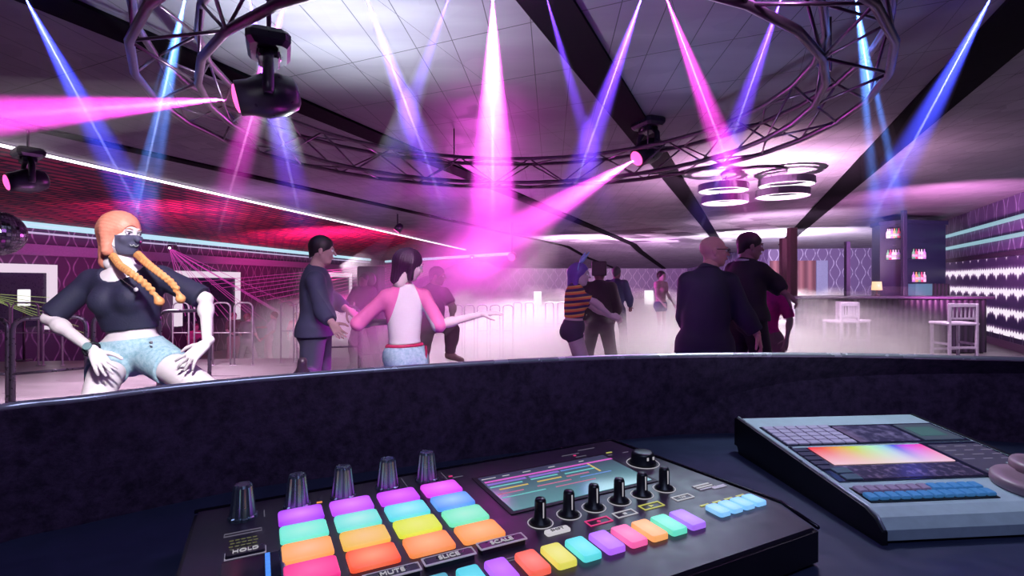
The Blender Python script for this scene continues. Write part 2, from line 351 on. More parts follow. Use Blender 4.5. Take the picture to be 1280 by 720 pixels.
# ================================================================ MOVING HEADS
PINKL=glow('pink_lens',(1,.10,.42),2.0); HEADM=M('fixture_black',(.018,.012,.03),.32,var=.2)
def moving_head(lens,dirv,up,label,s=1.0,group='moving head lights',drop=.0,base_up=None):
    """lens: centre of the lens; the head body lies behind it; yoke and base above"""
    d=Vector(dirv).normalized(); c=Vector(lens)-d*.17*s; top=c+Vector((0,0,.27*s))
    t=thing('moving_head_light',label,'stage light',top,0,group)
    L=lambda v: Vector(v)-top
    q=MB(); q.lathe([(.06*s,-.17*s),(.095*s,-.15*s),(.125*s,-.07*s),(.13*s,.02*s),(.105*s,.10*s),(.10*s,.17*s),(.085*s,.172*s)],L(c),20,d); q.build('head_shell',HEADM,t)
    q=MB(); q.lathe([(.082*s,0),(.078*s,.012*s),(.05*s,.022*s),(.01,.026*s)],L(c+d*.17*s),20,d); q.build('lens',PINKL,t)
    ax=d.cross(Vector((0,0,1))).normalized()
    yk=MB()
    for sg in (1,-1):
        a=L(c+ax*.15*s*sg); yk.tube([a-Vector((0,0,.03*s)),a,a+Vector((0,0,.16*s)),L(c+ax*.09*s*sg+Vector((0,0,.225*s)))],[.028*s,.034*s,.03*s,.03*s],8)
    yk.box(L(c+Vector((0,0,.225*s))),(.20*s,.12*s,.05*s),rot=Vector((1,0,0)).rotation_difference(ax).to_matrix().to_4x4(),bev=.01)
    yk.build('yoke',HEADM,t)
    b=MB(); b.box(L(c+Vector((0,0,.30*s))),(.34*s,.24*s,.10*s),rot=Vector((1,0,0)).rotation_difference(ax).to_matrix().to_4x4(),bev=.03*s)
    b.lathe([(.07*s,-.02),(.07*s,.02)],L(c+Vector((0,0,.245*s))),16); b.build('base_housing',HEADM,t)
    h=MB(); h.tube([L(c+Vector((0,0,.34*s))),L(Vector((c.x,c.y,CEIL)))],.014*s,8); h.build('clamp',METAL,t)
    return t
h1=P(297,123,2.55); h1d=Vector((-1,-.45,-.25))
moving_head(h1,h1d,0,'large black moving light on the left of the truss with a pink lens facing left',.85)
h2=P(796,198,5.7); h2e=P(600,318,5.0); h2d=(h2e-h2)
moving_head(h2,h2d,0,'black moving light on the truss right of centre shining pink down to the left',1.05)
h3=P(9,228,6.0)
moving_head(h3,Vector((-.7,-1,-.3)),0,'dim moving light with a red lens at the left edge above the mirror ball',1.1)
# ================================================================ LIGHT BEAMS: haze lit by real spots
def spot(name,loc,to,power,color,size,blend=.5,rad=.02):
    l=bpy.data.lights.new(name,'SPOT'); l.energy=power; l.color=color; l.spot_size=size; l.spot_blend=blend; l.shadow_soft_size=rad
    o=bpy.data.objects.new(name,l); COL.objects.link(o); o.location=loc
    o.rotation_euler=(Vector(to)-Vector(loc)).to_track_quat('-Z','Y').to_euler(); return o
def point(name,loc,power,color,rad=.1):
    l=bpy.data.lights.new(name,'POINT'); l.energy=power; l.color=color; l.shadow_soft_size=rad
    o=bpy.data.objects.new(name,l); COL.objects.link(o); o.location=loc; return o
def haze(name,dens,aniso=0.,fade=False):
    if name in _m: return _m[name]
    g=NG(name); v=g.n('ShaderNodeVolumeScatter'); v.inputs['Color'].default_value=(1,1,1,1); v.inputs['Density'].default_value=dens; v.inputs['Anisotropy'].default_value=aniso
    if fade: g.put(v.inputs['Density'],g.mth('MULTIPLY',g.ramp(g.sep(g.pos())[2],1.75,2.75),dens))   # density thins downward to make the beams fade out
    g.t.links.new(v.outputs[0],g.out.inputs['Volume']); _m[name]=g.m; return g.m
def shaft(label,A,B,ang,power,color,dens=.6,core=None,r0=.006,off=0.,fade=False,group='spot light beams over the dance floor'):
    A=Vector(A);B=Vector(B);d=(B-A); L=d.length; d.normalize()
    t=thing('light_beam',label,'light beam',A,0,group)
    q=MB(); q.lathe([(r0,-.01),(r0+L*math.tan(ang),L)],(0,0,0),20,d); q.build('haze_shaft',haze(('fade_%g' if fade else 'haze_%g')%dens,dens,0.,fade),t)
    s=spot('beam_lamp',A+d*off,B,power,color,2*ang*.98,1.0,.004)
    if core:
        ca,cp,cd,cc=core
        q=MB(); q.lathe([(.004,-.005),(.004+L*math.tan(ca),L)],(0,0,0),12,d); q.build('bright_core',haze(('fade_%g' if fade else 'haze_%g')%cd,cd,0.,fade),t)
        spot('beam_core_lamp',A+d*off,B,cp,cc,2*ca,.3,.001)
    return t
def pbeam(label,x0,x1,y1,col,glowp=5200,corep=4500,ang=5.6,corea=.30,corec=None,Y0=2.65,z0=3.22,Y1=4.3):
    # passes through pixel (x0,0)-ish near the ceiling and (x1,y1) lower down
    a=P(x0,0,3.18); b=P(x1,y1,3.22); d=(b-a).normalized(); s=(z0-a.z)/d.z
    A=a-d*.42; 
    if A.z>3.27: A=a+d*((3.27-a.z)/d.z)
    B=a+d*((0.02-a.z)/d.z)
    B=A+d*((1.72-A.z)/d.z); Lm=3.2
    if (B-A).length>Lm: B=A+d*Lm
    core=None
    if corep: core=(R(corea),corep*3.5,.5,corec or tuple(.35+.65*c for c in col))
    fx=shaft(label,A,B,R(ang),glowp,col,.40,core,fade=True)
    q=MB(); q.lathe([(.035,.004),(.04,.06),(.025,.10)],(0,0,0),12,-d); q.build('lamp_housing',HEADM,fx)
BL=(.05,.07,1.0); SKY=(.10,.27,1.0); VI=(.17,.05,1.0); MA=(1.0,.05,.80); PK=(.95,.25,1.0)
pbeam('blue beam furthest left slanting down to the right',33,140,200,BL)
pbeam('sky blue beam left of the large moving light slanting down left',231,186,200,SKY)
pbeam('magenta beam crossing in front of the large moving light down to the left',357,305,180,MA,3600)
pbeam('violet beam crossing in front of the large moving light down to the right',312,368,240,VI)
pbeam('violet beam over the bright ceiling slanting down to the right',459,548,240,VI)
pbeam('faint violet beam without a core over the bright ceiling',560,500,170,VI,1300,0)
pbeam('broad magenta beam straight down in the centre',616,616,220,(1,.06,.9),34000,9000,8.0,.55)
pbeam('dim violet beam in front of the wide ceiling beam',684,735,180,VI,2200,0,4.)
pbeam('violet beam right of the wide ceiling beam slanting down left',801,730,200,VI)
pbeam('magenta beam right of centre slanting down to the right',834,905,190,MA,4500)
pbeam('violet beam at the right of the truss slanting down left',976,920,160,VI,2600,3000)
pbeam('sky blue beam right of the truss slanting steeply down',1070,1106,230,SKY,5000,6000)
pbeam('blue beam furthest right slanting down to the left',1237,1130,200,BL,5200,6000)
# wide pink beams of the two moving heads
e=h1+h1d.normalized()*3.2
shaft('broad pink beam from the large moving light to the left edge',h1,e,R(6.5),6000,(1,.05,.78),.45,(R(.8),1600,.6,(1,.5,.85)),r0=.06,off=.04,group='moving light beams')
e=h2+h2d.normalized()*3.6
shaft('broad pink beam from the truss light down to the centre',h2,e,R(8.5),9500,(1,.08,.80),.45,(R(1.0),3000,.6,(1,.6,.9)),r0=.06,off=.04,group='moving light beams')
# ================================================================ RING CHANDELIER
cx,cy=P(942,222,8.5).x,8.5
ch=thing('ring_chandelier','round ceiling plate with four hanging light rings near the bar','chandelier',(cx,cy,P(942,219,8.5).z))
cz=ch.location.z
q=MB(); q.lathe([(.5,0),(.5,.05)],(0,0,0),40); q.build('ceiling_plate',M('plate_mauve',(.12,.07,.14),.5),ch)
q=MB()
q.tube([(0,0,.03),(0,0,CEIL-cz)],.03,8)
q.build('suspension',METAL,ch)
RINGE=glow('ring_led',(1,.93,1),1.5)
for (px,py,rr,yy) in ((904,239,.40,8.6),(906,254,.36,8.4),(983,232,.43,8.5),(978,246,.40,8.3)):
    c=P(px,py,yy); l=c-Vector((cx,cy,cz)); n=40; pr=[(rr-.012,0),(rr,0),(rr,.11),(rr-.012,.11),(rr-.012,.05),(rr-.012,.02)]
    vs=[];fs=[]
    for i in range(n):
        a=2*math.pi*i/n
        for (r_,z_) in pr: vs.append((l.x+r_*math.cos(a),l.y+r_*math.sin(a),l.z+z_))
    for i in range(n):
        for k in range(6): fs.append((i*6+k,i*6+(k+1)%6,((i+1)%n)*6+(k+1)%6,((i+1)%n)*6+k))
    o=new_mesh('light_ring',vs,fs,M('ring_mauve',(.10,.06,.13),.4),ch)
    vs=[];fs=[]
    for i in range(n):
        a=2*math.pi*i/n
        for (r_,z_) in ((rr-.085,.004),(rr-.014,.004),(rr-.014,.075),(rr-.022,.075)): vs.append((l.x+r_*math.cos(a),l.y+r_*math.sin(a),l.z+z_))
        for k in range(4): fs.append((i*4+k,i*4+(k+1)%4,((i+1)%n)*4+(k+1)%4,((i+1)%n)*4+k))
    new_mesh('diffuser',vs,fs,RINGE,o,True)
    q=MB(); q.tube([(l.x,l.y+rr*.96,l.z+.08),(l.x*.8,l.y+rr*.5,.0)],.006,5); q.build('hanger',METAL,ch)
# ================================================================ MIRROR BALL
c=P(-2,292,4.2); mb=thing('mirror_ball','mirrored disco ball at the left edge of the hall','disco ball',c)
g=NG('mirror_tiles'); tc=g.obj(); vo=g.n('ShaderNodeTexVoronoi'); vo.inputs['Scale'].default_value=26; g.put(vo.inputs['Vector'],tc)
q=MB(); rb=.18; nu,nv=36,20; vs=[];fs=[];
for j in range(nv):
    for i in range(nu):
        t0=math.pi*(j+.06)/nv;t1=math.pi*(j+.94)/nv;p0=2*math.pi*(i+.06)/nu;p1=2*math.pi*(i+.94)/nu
        s_=[(t0,p0),(t1,p0),(t1,p1),(t0,p1)]; q.add([(rb*math.sin(t)*math.cos(p),rb*math.sin(t)*math.sin(p),rb*math.cos(t)) for t,p in s_],[(0,1,2,3)])
MIR=g.bsdf(g.mix(g.sep(vo.outputs['Color'])[0],(.15,.15,.2),(.95,.9,1)),.12,.9,g.mix(g.mth('GREATER_THAN',g.sep(vo.outputs['Color'])[1],.8),(0,0,0),(0,0,0)),0)
q.build('mirror_tiles',MIR,mb); q=MB(); q.lathe([(.178*math.sin(math.pi*k/16)+1e-4,-.178*math.cos(math.pi*k/16)) for k in range(17)],(0,0,0),32); q.build('core',M('mortar_grey',(.05,.04,.07),.6),mb)
q=MB(); q.tube([(0,0,.17),(0,0,CEIL-c.z)],.006,6); q.build('cord',BLACK,mb)
# ================================================================ RAILS
def barrier(p0,p1,h,label,r=.022,mid=True,z=0.,group='crowd barriers',name='crowd_barrier'):
    p0=Vector((*p0,0));p1=Vector((*p1,0)); d=(p1-p0); L=d.length; d.normalize()
    rm=RAILM if r>.0165 else M('pale_rail',(.60,.50,.62),.4,.2)
    t=thing(name,label,'barrier',(p0.x,p0.y,z),0,group)
    rc=min(.10,L*.3); pts=[Vector((0,0,.0)),Vector((0,0,h-rc))]
    for k in range(1,5): a=math.pi/2*k/4; pts.append(d*(rc-rc*math.cos(a))+Vector((0,0,h-rc+rc*math.sin(a))))
    for k in range(0,5): a=math.pi/2*k/4; pts.append(d*(L-rc+rc*math.sin(a))+Vector((0,0,h-rc+rc*math.cos(a))))
    pts+=[d*L+Vector((0,0,0))]
    q=MB(); q.tube(pts,r,8); q.build('hoop',rm,t)
    if mid: q=MB(); q.tube([Vector((0,0,h*.52)),d*L+Vector((0,0,h*.52))],r*.7,6); q.build('crossbar',rm,t)
    q=MB(); 
    for s_ in (0,L): q.lathe([(r*2.6,0),(r*2.6,.012)],d*s_,12)
    q.build('foot_plate',rm,t); return t
def px2(px,Y): return ((px-640)/F*Y,Y)
HB=1.12
barrier(px2(-60,5.0),px2(10,5.0),HB,'purple grey barrier cut off by the left edge of the photo')
barrier(px2(16,5.0),px2(108,5.35),HB,'nearest whole purple grey barrier, left of the red-haired dancer')
barrier(px2(117,5.6),px2(200,6.0),HB,'barrier behind the torso of the red-haired dancer')
barrier(px2(198,6.2),px2(262,6.4),HB,'barrier seen under the arm of the red-haired dancer')
for i,(a,b) in enumerate(((-6,12),(15,48),(54,78),(216,236),(243,263),(266,288),(293,316))):
    barrier(px2(a,9.0),px2(b,9.0),1.1,['short pale hoop barrier at the left edge in the back row','short pale hoop barrier right of the left white frame opening','short pale hoop barrier left of the red-haired dancer at the edge of the steps','hoop barrier just right of the red-haired dancer in the back row','second hoop barrier of the back row right of the red-haired dancer','third hoop barrier of the back row under the white frame','hoop barrier of the back row before the small red dancers'][i],.014,group='hoop barriers at the edge of the steps')
for i,(a,b) in enumerate(((351,367),(371,388))):
    barrier(px2(a,9.3),px2(b,9.3),1.1,['pale hoop barrier behind the small dancers, left of the tall dark man','pale hoop barrier touching the outline of the tall dark man'][i],.012,group='hoop barriers at the edge of the steps')
barrier(px2(411,6.9),px2(449,7.0),HB+.02,'tall pale barrier between the dark man and the woman in pink sleeves',.02)
barrier(px2(452,7.2),px2(505,7.6),.86,'low barrier behind the elbow of the woman in pink sleeves',.016)
n=0
for x in (566,581,597,613,629): 
    barrier(px2(x,9.8),px2(x+12,9.8),1.02,['leftmost of the far hoop barriers behind the outstretched hand','second of the far hoop barriers behind the outstretched hand','third of the far hoop barriers behind the outstretched hand','fourth of the far hoop barriers behind the outstretched hand','hoop barrier right of the outstretched hand'][n],.012,z=0 if x>566 else 0,group='far hoop barriers'); n+=1
for i,x in enumerate((642,657,682,697)):
    barrier(px2(x,11.5),px2(x+10,11.5),1.0,['far hoop barrier left of the striped dancer, first from the left','far hoop barrier left of the striped dancer, second from the left','far hoop barrier left of the striped dancer, third from the left','far hoop barrier right behind the striped dancer'][i],.012,group='far hoop barriers')
# ================================================================ WHITE FRAMES ON THE LEFT WALL
FRM=glow('white_frame_glow',(.92,.76,.92),.85)
def wframe(Y0,Y1,z0,z1,w,label):
    a=Vector((lx(Y0)+.18,Y0,0)); b=Vector((lx(Y1)+.18,Y1,0)); d=(b-a).normalized(); rot=Vector((0,1,0)).rotation_difference(d).to_matrix().to_4x4(); L=(b-a).length; n=Vector((d.y,-d.x,0))
    t=thing('illuminated_arch',label,'light frame',a,0,'glowing frames on the left wall')
    q=MB(); q.box(d*L/2+Vector((0,0,z1-w/2)),(.16,L,w),rot=rot); q.box(d*(w/2)+Vector((0,0,(z0+z1-w)/2)),(.16,w,z1-w-z0),rot=rot); q.box(d*(L-w/2)+Vector((0,0,(z0+z1-w)/2)),(.16,w,z1-w-z0),rot=rot)
    q.build('glowing_border',FRM,t)
    q=MB(); q.box(d*L/2+Vector((-.02,0,(z0+z1)/2)),(.05,L-2*w,z1-z0-w),rot=rot); q.build('dark_opening',M('opening_navy',(.02,.015,.05),.3),t)
wframe(8.0,12.6,.30,1.87,.20,'glowing white frame cut off by the left edge of the photo')
wframe(16.5,19.7,.0,1.80,.22,'glowing white frame right of the red-haired dancer')
wframe(24.8,30,.2,1.9,.24,'far glowing white frame behind the tall dark man')
# small bright lamps near the floor
for (px,py,Y,lb) in ((30,372,9.5,'small white lamp box beside the left white frame'),(672,373,20,'small white lamp box on the far wall left of the striped dancer'),(811,372,18,'small white lamp box on the far side before the far dancer')):
    c=P(px,py,Y); w=.25*Y/20+.05
    t=thing('lamp_box',lb,'lamp',(c.x,c.y,0),0,'small white lamp boxes'); q=MB(); q.box((0,0,c.z),(w,w*.6,w*1.8),bev=.01); q.build('lit_body',glow('lampbox',(1,.95,1),1.1),t); q=MB(); q.tube([(0,0,0),(0,0,c.z-w*.9)],.02,6); q.lathe([(.12,0),(.12,.02)],(0,0,0),12); q.build('stand',METAL,t)
# ================================================================ LASERS
def laser(src,ends,label,col,s,r=.006):
    src=Vector(src); t=thing('laser_projector',label,'laser projector',src,0)
    q=MB(); q.box((0,.08,.03),(.16,.2,.13),bev=.01); q.build('housing',HEADM,t); q=MB(); q.lathe([(.03,-.02),(.03,.02)],(0,-.03,0),12,(0,-1,0)); q.build('aperture',glow('laser_white',(1,.8,1),4),t)
    q=MB()
    for e in ends: q.tube([Vector((0,-.05,0)),Vector(e)-src],r,4)
    q.build('laser_rays',glow('laser_'+label[:8],col,s),t)
s=P(213,310,14.5); laser(s,[P(232+k*13.5,395+(k%3)*6,15.5+k*.35) for k in range(13)],'small projector under the left tube fanning magenta laser rays to the right',(.75,.06,.50),.75,.007)
s=P(590,322,20); laser(s,[P(250+k*14,352+k*3.8,15.5) for k in range(12)],'far projector fanning long magenta laser rays towards the left wall',(.75,.05,.45),.6,.007)
s=P(-25,366,8.8); laser(s,[P(62+k*9,372+k*9,9.8) for k in range(7)],'projector outside the left edge sending yellow green rays past the barriers',(.6,.75,.25),.6,.004)
s=P(497,287,14); 
mh=thing('small_stage_light','small stage light under the red soffit with a magenta beam to the lower left','stage light',s)
q=MB(); q.lathe([(.06,-.18),(.11,-.1),(.11,.05)],(0,0,0),14,Vector((-.5,-.1,-.7))); q.tube([(0,0,0),(0,0,CEIL-s.z)],.02,6); q.build('housing',HEADM,mh)
q=MB(); q.lathe([(.09,.0),(.09,.01)],Vector((-.5,-.1,-.7)).normalized()*.05,14,Vector((-.5,-.1,-.7))); q.build('lens',PINKL,mh)
shaft('short magenta beam below the red soffit',s,P(440,345,13),R(11),900,(1,.05,.6),.4,None,.05,.06,False,'moving light beams')
s=P(640,321,16)
mh=thing('small_stage_light','round stage light at the end of the hanging tube left of the striped dancer','stage light',s)
q=MB(); q.lathe([(.08,-.2),(.14,-.1),(.14,.05)],(0,0,0),14,(-.3,-.9,-.3)); q.tube([(0,0,0),(0,0,CEIL-s.z)],.02,6); q.build('housing',HEADM,mh)
q=MB(); q.lathe([(.12,.0),(.12,.01)],Vector((-.3,-.9,-.3)).normalized()*.055,14,(-.3,-.9,-.3)); q.build('lens',PINKL,mh)
# ================================================================ BAR
WOODP=M('plum_bar_wood',(.065,.030,.085),.45); g=NG('fluted_bar_front'); x,y,z=g.sep(g.obj())
fl=g.mth('SINE',g.mth('MULTIPLY',x,52)); BARF=g.bsdf(g.mix(g.ramp(fl,-1,1),(.026,.012,.038),(.050,.026,.070)),.5,0,bump=fl,bs=.6,bd=.02)
bx0,bx1=px2(958,10.4)[0],px2(1236,10.4)[0]
bar=thing('bar_counter','long dark plum bar counter with a fluted front','bar counter',((bx0+bx1)/2,10.75,0)); w=bx1-bx0
q=MB(); q.box((0,0,.57),(w,.62,1.10),bev=.01); q.build('fluted_body',BARF,bar)
q=MB(); q.box((0,-.03,1.14),(w+.16,.78,.05),bev=.012); q.build('worktop',M('bar_top',(.07,.035,.09),.22),bar)
q=MB(); q.box((0,.02,.03),(w-.1,.60,.06)); q.build('plinth',BLACK,bar)
STM=M('stool_mauve_paint',(.46,.39,.53),.45)
def stool(px,Y,rz,label,ws=1.0):
    t=thing('bar_stool',label,'bar stool',(*px2(px,Y),0),R(rz),'bar stools')
    hw=.2*ws; sz=.70
    for sx,sy in ((-1,-1),(1,-1)):
        q=MB(); q.box((sx*hw*.95,-.2,.535),(.045,.045,1.07),bev=.006); q.build('leg',STM,t)
    for sx in (-1,1):
        q=MB(); q.box((sx*hw*.95,.19,.34),(.045,.045,.68),bev=.006); q.build('leg',STM,t)
    q=MB(); q.box((0,0,sz),(.46*ws,.44,.05),bev=.015); q.build('seat',STM,t)
    q=MB(); q.box((0,-.2,.27),(.36*ws,.028,.04)); q.box((0,.19,.20),(.36*ws,.028,.04)); 
    for sx in (-1,1): q.box((sx*.19*ws,0,.33),(.028,.36,.04))
    q.build('footrest',STM,t)
    b=MB(); b.box((0,-.2,1.04),(.42*ws,.032,.07),bev=.008); b.box((0,-.2,.80),(.38*ws,.026,.035))
    for k in range(6): b.box(((-.145+.058*k)*ws,-.2,.92),(.022,.018,.22))
    b.build('backrest',STM,t); return t
stool(1192,9.5,0,'pale mauve slatted bar stool nearest the right end of the counter',1.3)
stool(1051,9.9,12,'pale slatted bar stool in the fog before the middle of the counter')
stool(1066,10.1,-60,'pale bar stool turned sideways behind the middle slatted stool in the fog')
stool(975,9.7,70,'pale bar stool at the left end of the counter beside the man in the suit')
# shelf tower
sy=13.9; tx=px2(1142,sy)[0]
tw=thing('bottle_tower','tall dark many-sided shelf tower standing behind the bar','shelf',(tx,sy+.8,0))
SHM=M('tower_dark',(.018,.026,.065),.4)
W=[px2(x,yy) for x,yy in ((1090,14.6),(1100,14.1),(1133,13.6),(1182,13.9),(1168,15.0),(1096,15.4))]
W=[(a-tx,b-(sy+.8)) for a,b in W]
q=MB(); q.prism(W,0,3.0); q.build('tower_body',SHM,tw)
q=MB(); cxx=sum(a for a,b in W)/6; cyy=sum(b for a,b in W)/6
q.prism([((a-cxx)*1.06+cxx,(b-cyy)*1.06+cyy) for a,b in W],3.0,3.10); q.build('cornice',SHM,tw)
def face_pt(i,f,off): a=Vector(W[i]);b=Vector(W[i+1]); n=Vector(((b-a).y,-(b-a).x)).normalized(); return a+(b-a)*f+n*off
GLS=[glow('bottle_%d'%i,c_,.8) for i,c_ in enumerate([(.95,.8,.95),(.7,.12,.22),(.25,.6,.35),(.8,.55,.2),(.6,.35,.7),(.9,.9,.9)])]
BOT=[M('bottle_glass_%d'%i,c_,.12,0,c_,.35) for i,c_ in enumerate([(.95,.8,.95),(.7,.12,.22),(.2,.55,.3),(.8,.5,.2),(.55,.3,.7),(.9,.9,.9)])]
def bottle(loc,mi,h,label,group):
    t=thing('bottle',label,'bottle',loc,0,group)
    q=MB(); q.lathe([(.036,0),(.038,h*.05),(.038,h*.58),(.014,h*.76),(.013,h*.94)],(0,0,0),10); q.build('glass',BOT[mi],t)
    q=MB(); q.lathe([(.016,h*.94),(.016,h)],(0,0,0),8); q.build('cap',BLACK,t)
    q=MB(); q.lathe([(.0392,h*.2),(.0392,h*.45)],(0,0,0),10); q.build('paper_label',M('bottle_label',(.8,.75,.8),.6),t)
rows=[(1,.30,.80,2.62,6,'narrow top shelf of the bottle tower','top'),(1,.30,.80,2.05,5,'left second shelf of the bottle tower','left lower'),(2,.08,.42,2.06,5,'right upper shelf of the bottle tower','wide upper'),(2,.08,.42,1.45,5,'right lower shelf of the bottle tower','wide lower')]
lk=['clear','red','green','amber','violet','white']
for (fi,f0,f1,z,n,lb,_) in rows:
    q=MB(); a=face_pt(fi,f0-.04,.0);b=face_pt(fi,f1+.04,.0);a2=face_pt(fi,f0-.04,.15);b2=face_pt(fi,f1+.04,.15)
    q.prism([a,a2,b2,b],z-.03,z); q.build('ledge',SHM,tw)
    od=['first','second','third','fourth','fifth','sixth']
    for k in range(n):
        f=f0+(f1-f0)*(k+.5)/n; pt=face_pt(fi,f,.07); mi=(k*5+int(z*7))%6
        bottle((pt.x+tx,pt.y+sy+.8,z),mi,.28+.05*((k*3)%3)/2,'%s bottle, %s on the %s'%(lk[mi],od[k],lb),'bottles on the '+lb)
q=MB(); a=face_pt(2,.04,.005);b=face_pt(2,.46,.005);a2=face_pt(2,.04,.2);b2=face_pt(2,.46,.2); q.prism([a,a2,b2,b],.9,1.40); q.build('teal_cabinet',M('teal_cab',(.10,.38,.36),.4),tw)
q=MB(); a=face_pt(2,.50,.005);b=face_pt(2,.96,.005);a2=face_pt(2,.50,.15);b2=face_pt(2,.96,.15); q.prism([a,a2,b2,b],.9,1.40); q.build('slatted_cabinet',BARF,tw)
c=P(1096,352,13.2); t=thing('table_lamp','small glowing lamp on the counter left of the bottle tower','lamp',(c.x,c.y,1.166)); t.location=(px2(1096,10.9)[0],10.9,1.166)
q=MB(); q.lathe([(.05,0),(.05,.015),(.012,.03),(.012,.12)],(0,0,0),12); q.build('base',METAL,t); q=MB(); q.lathe([(.10,.12),(.085,.30)],(0,0,0),16); q.build('lamp_shade',glow('warm_shade',(1,.62,.35),1.2),t)
# posts
PM=M('post_brown',(.12,.045,.07),.45); PB=M('post_navy',(.03,.03,.07),.4)
for (px,Y,pt,w,m,lb) in ((990,10.5+.8,285,.16,PM,'thick brown post rising above the left end of the bar'),(979,12.4,298,.13,PM,'reddish post left of the thick brown post'),(1059,12.2,302,.10,PB,'thin dark post between the grey door and the bottle tower'),(1130,13.2,262,.10,PB,'thin dark post in front of the bottle tower')):
    z=min(P(px,pt,Y).z,3.29); t=thing('post',lb,'post',(*px2(px,Y),0),0,'posts behind the bar')
    q=MB(); q.box((0,0,z/2),(w,w,z),bev=.01); q.build('shaft',m,t); q=MB(); q.box((0,0,.04),(w*1.5,w*1.5,.08)); q.build('foot',m,t)
# doors on the bar wall
def on_barwall(px,off=.06):
    # intersection of the pixel column with the bar wall line D_-E_
    k=(px-640)/F; dx,dy=E_[0]-D_[0],E_[1]-D_[1]; s=(k*D_[1]-D_[0])/(dx-k*dy); return Vector((D_[0]+dx*s,D_[1]+dy*s-off))
def bdoor(name,x0,x1,m,z1):
    a=on_barwall(x0);b=on_barwall(x1); q=MB(); q.prism([(a.x,a.y),(b.x,b.y),(b.x,b.y+.05),(a.x,a.y+.05)],PIT+1.1,z1); o=q.build(name,m); o['kind']='structure'; return o
g=NG('brown_curtain'); x,y,z=g.sep(g.obj()); cu=g.mth('SINE',g.mth('MULTIPLY',x,14)); CUR=g.bsdf(g.mix(g.ramp(cu,-1,1),(.09,.03,.05),(.20,.08,.10)),.8,0,bump=cu,bs=.5,bd=.05)
bdoor('door_1',962,1019,CUR,2.62); bdoor('door_2',1020,1034,M('grey_blue_door',(.16,.17,.30),.5),2.62)
# column and dark stacks in the far hall
t=thing('speaker_stack','dark tall loudspeaker stack in magenta haze behind the woman in pink sleeves','loudspeaker',(*px2(464,11.5),PIT)); zt=P(464,333,11.5).z-PIT
q=MB(); q.box((0,0,zt/2),(.5,.5,zt),bev=.03); q.build('cabinet',M('speaker_black',(.02,.012,.03),.6),t)
for k in range(3):
    q=MB(); q.lathe([(.18,0),(.19,.02),(.14,.03),(.05,.01)],(0,-.255,zt-.3-.5*k),20,(0,-1,0)); q.build('driver',METAL,t)
for (px,lb) in ((590,'red sofa in the far hall left of centre'),(655,'red sofa in the far hall left of the striped dancer'),(800,'red sofa in the far hall left of the far dancer')):
    t=thing('sofa',lb,'sofa',(*px2(px,24),PIT),0,'far red sofas'); RD=M('sofa_red',(.45,.04,.12),.6)
    q=MB(); q.box((0,0,.35),(1.9,.8,.3),bev=.06); q.build('seat',RD,t); q=MB(); q.box((0,.38,.85),(1.9,.22,.8),bev=.08); q.build('backrest',RD,t)
    for sx in (-1,1): q=MB(); q.box((sx*.98,0,.55),(.18,.8,.5),bev=.05); q.build('armrest',RD,t)
    q=MB(); q.box((0,0,.1),(1.9,.7,.2)); q.build('base',BLACK,t)
# ================================================================ PAD CONTROLLER
DB=M('controller_black_plum',(.040,.028,.050),.34,var=.15,scale=60)
DB2=M('controller_side',(.012,.009,.016),.45)
dev=thing('pad_controller','black pad controller with sixteen glowing pads, knobs and a small screen','music controller',(-.356,.574,DESK),R(26.5))
TH=.040  # top height above the desk
def d_(u,v,z=0): return Vector((u,-v,TH+z))
q=MB()
o1=[(0,0),(.579,0),(.612,-.277),(.590,-.335),(-.005,-.335)]
q.prism([(a,b) for a,b in reversed(o1)],.004,TH-.004); q.build('case',DB2,dev)
q=MB(); q.prism([(a*.985+.004,b*.985-.002) for a,b in reversed(o1)],TH-.004,TH); q.build('top_plate',DB,dev)
q=MB(); q.tube([d_(0,0),d_(.579,0),d_(.612,.277),d_(.590,.335)],.0022,6); q.build('edge_trim',M('edge_dark_shine',(.02,.015,.03),.2,.5),dev)
for (a,b) in ((.03,-.03),(.56,-.03),(.56,-.30),(.03,-.30)):
    q=MB(); q.lathe([(.012,0),(.012,.005)],(a,b,0),12); q.build('foot',BLACK,dev)
def padmat(name,cc,ce,s=1.0,asp=1.2):
    g=NG(name); x,y,z=g.sep(g.obj()); 
    r=g.mth('SQRT',g.mth('ADD',g.mth('POWER',g.mth('MULTIPLY',x,1/asp),2),g.mth('POWER',y,2)))
    nz=g.noise(g.obj(),30,2)
    em=g.mix(g.ramp(g.mth('ADD',r,g.mth('MULTIPLY',nz,.006)),.003,.029),cc,ce)
    return g.bsdf(g.mix(.1,ce,(0.03,0.03,0.03)),.4,0,em,s)
def hexs(h): 
    v=[int(h[i:i+2],16)/255 for i in (0,2,4)]; return tuple(((c+.055)/1.055)**2.4 if c>.04 else c/12.92 for c in v)
pads=[[('e48ff0','a030e8'),('e58cf0','b944ee'),('e878ee','c03ce8'),('ef80ee','d83ee0')],
      [('a6e8d4','5fdcc2'),('b4e6da','5ad4c8'),('a8e8e4','4ccbd8'),('a8cdf0','4688e0')],
      [('efb99a','f09a48'),('eebf90','dfb044'),('e2e07c','ccd838'),('a8e8cc','68dcae')],
      [('f06aa8','ee2c80'),('f2a080','ee4a28'),('f2b48a','ee8040'),('f2b988','f09048')]]
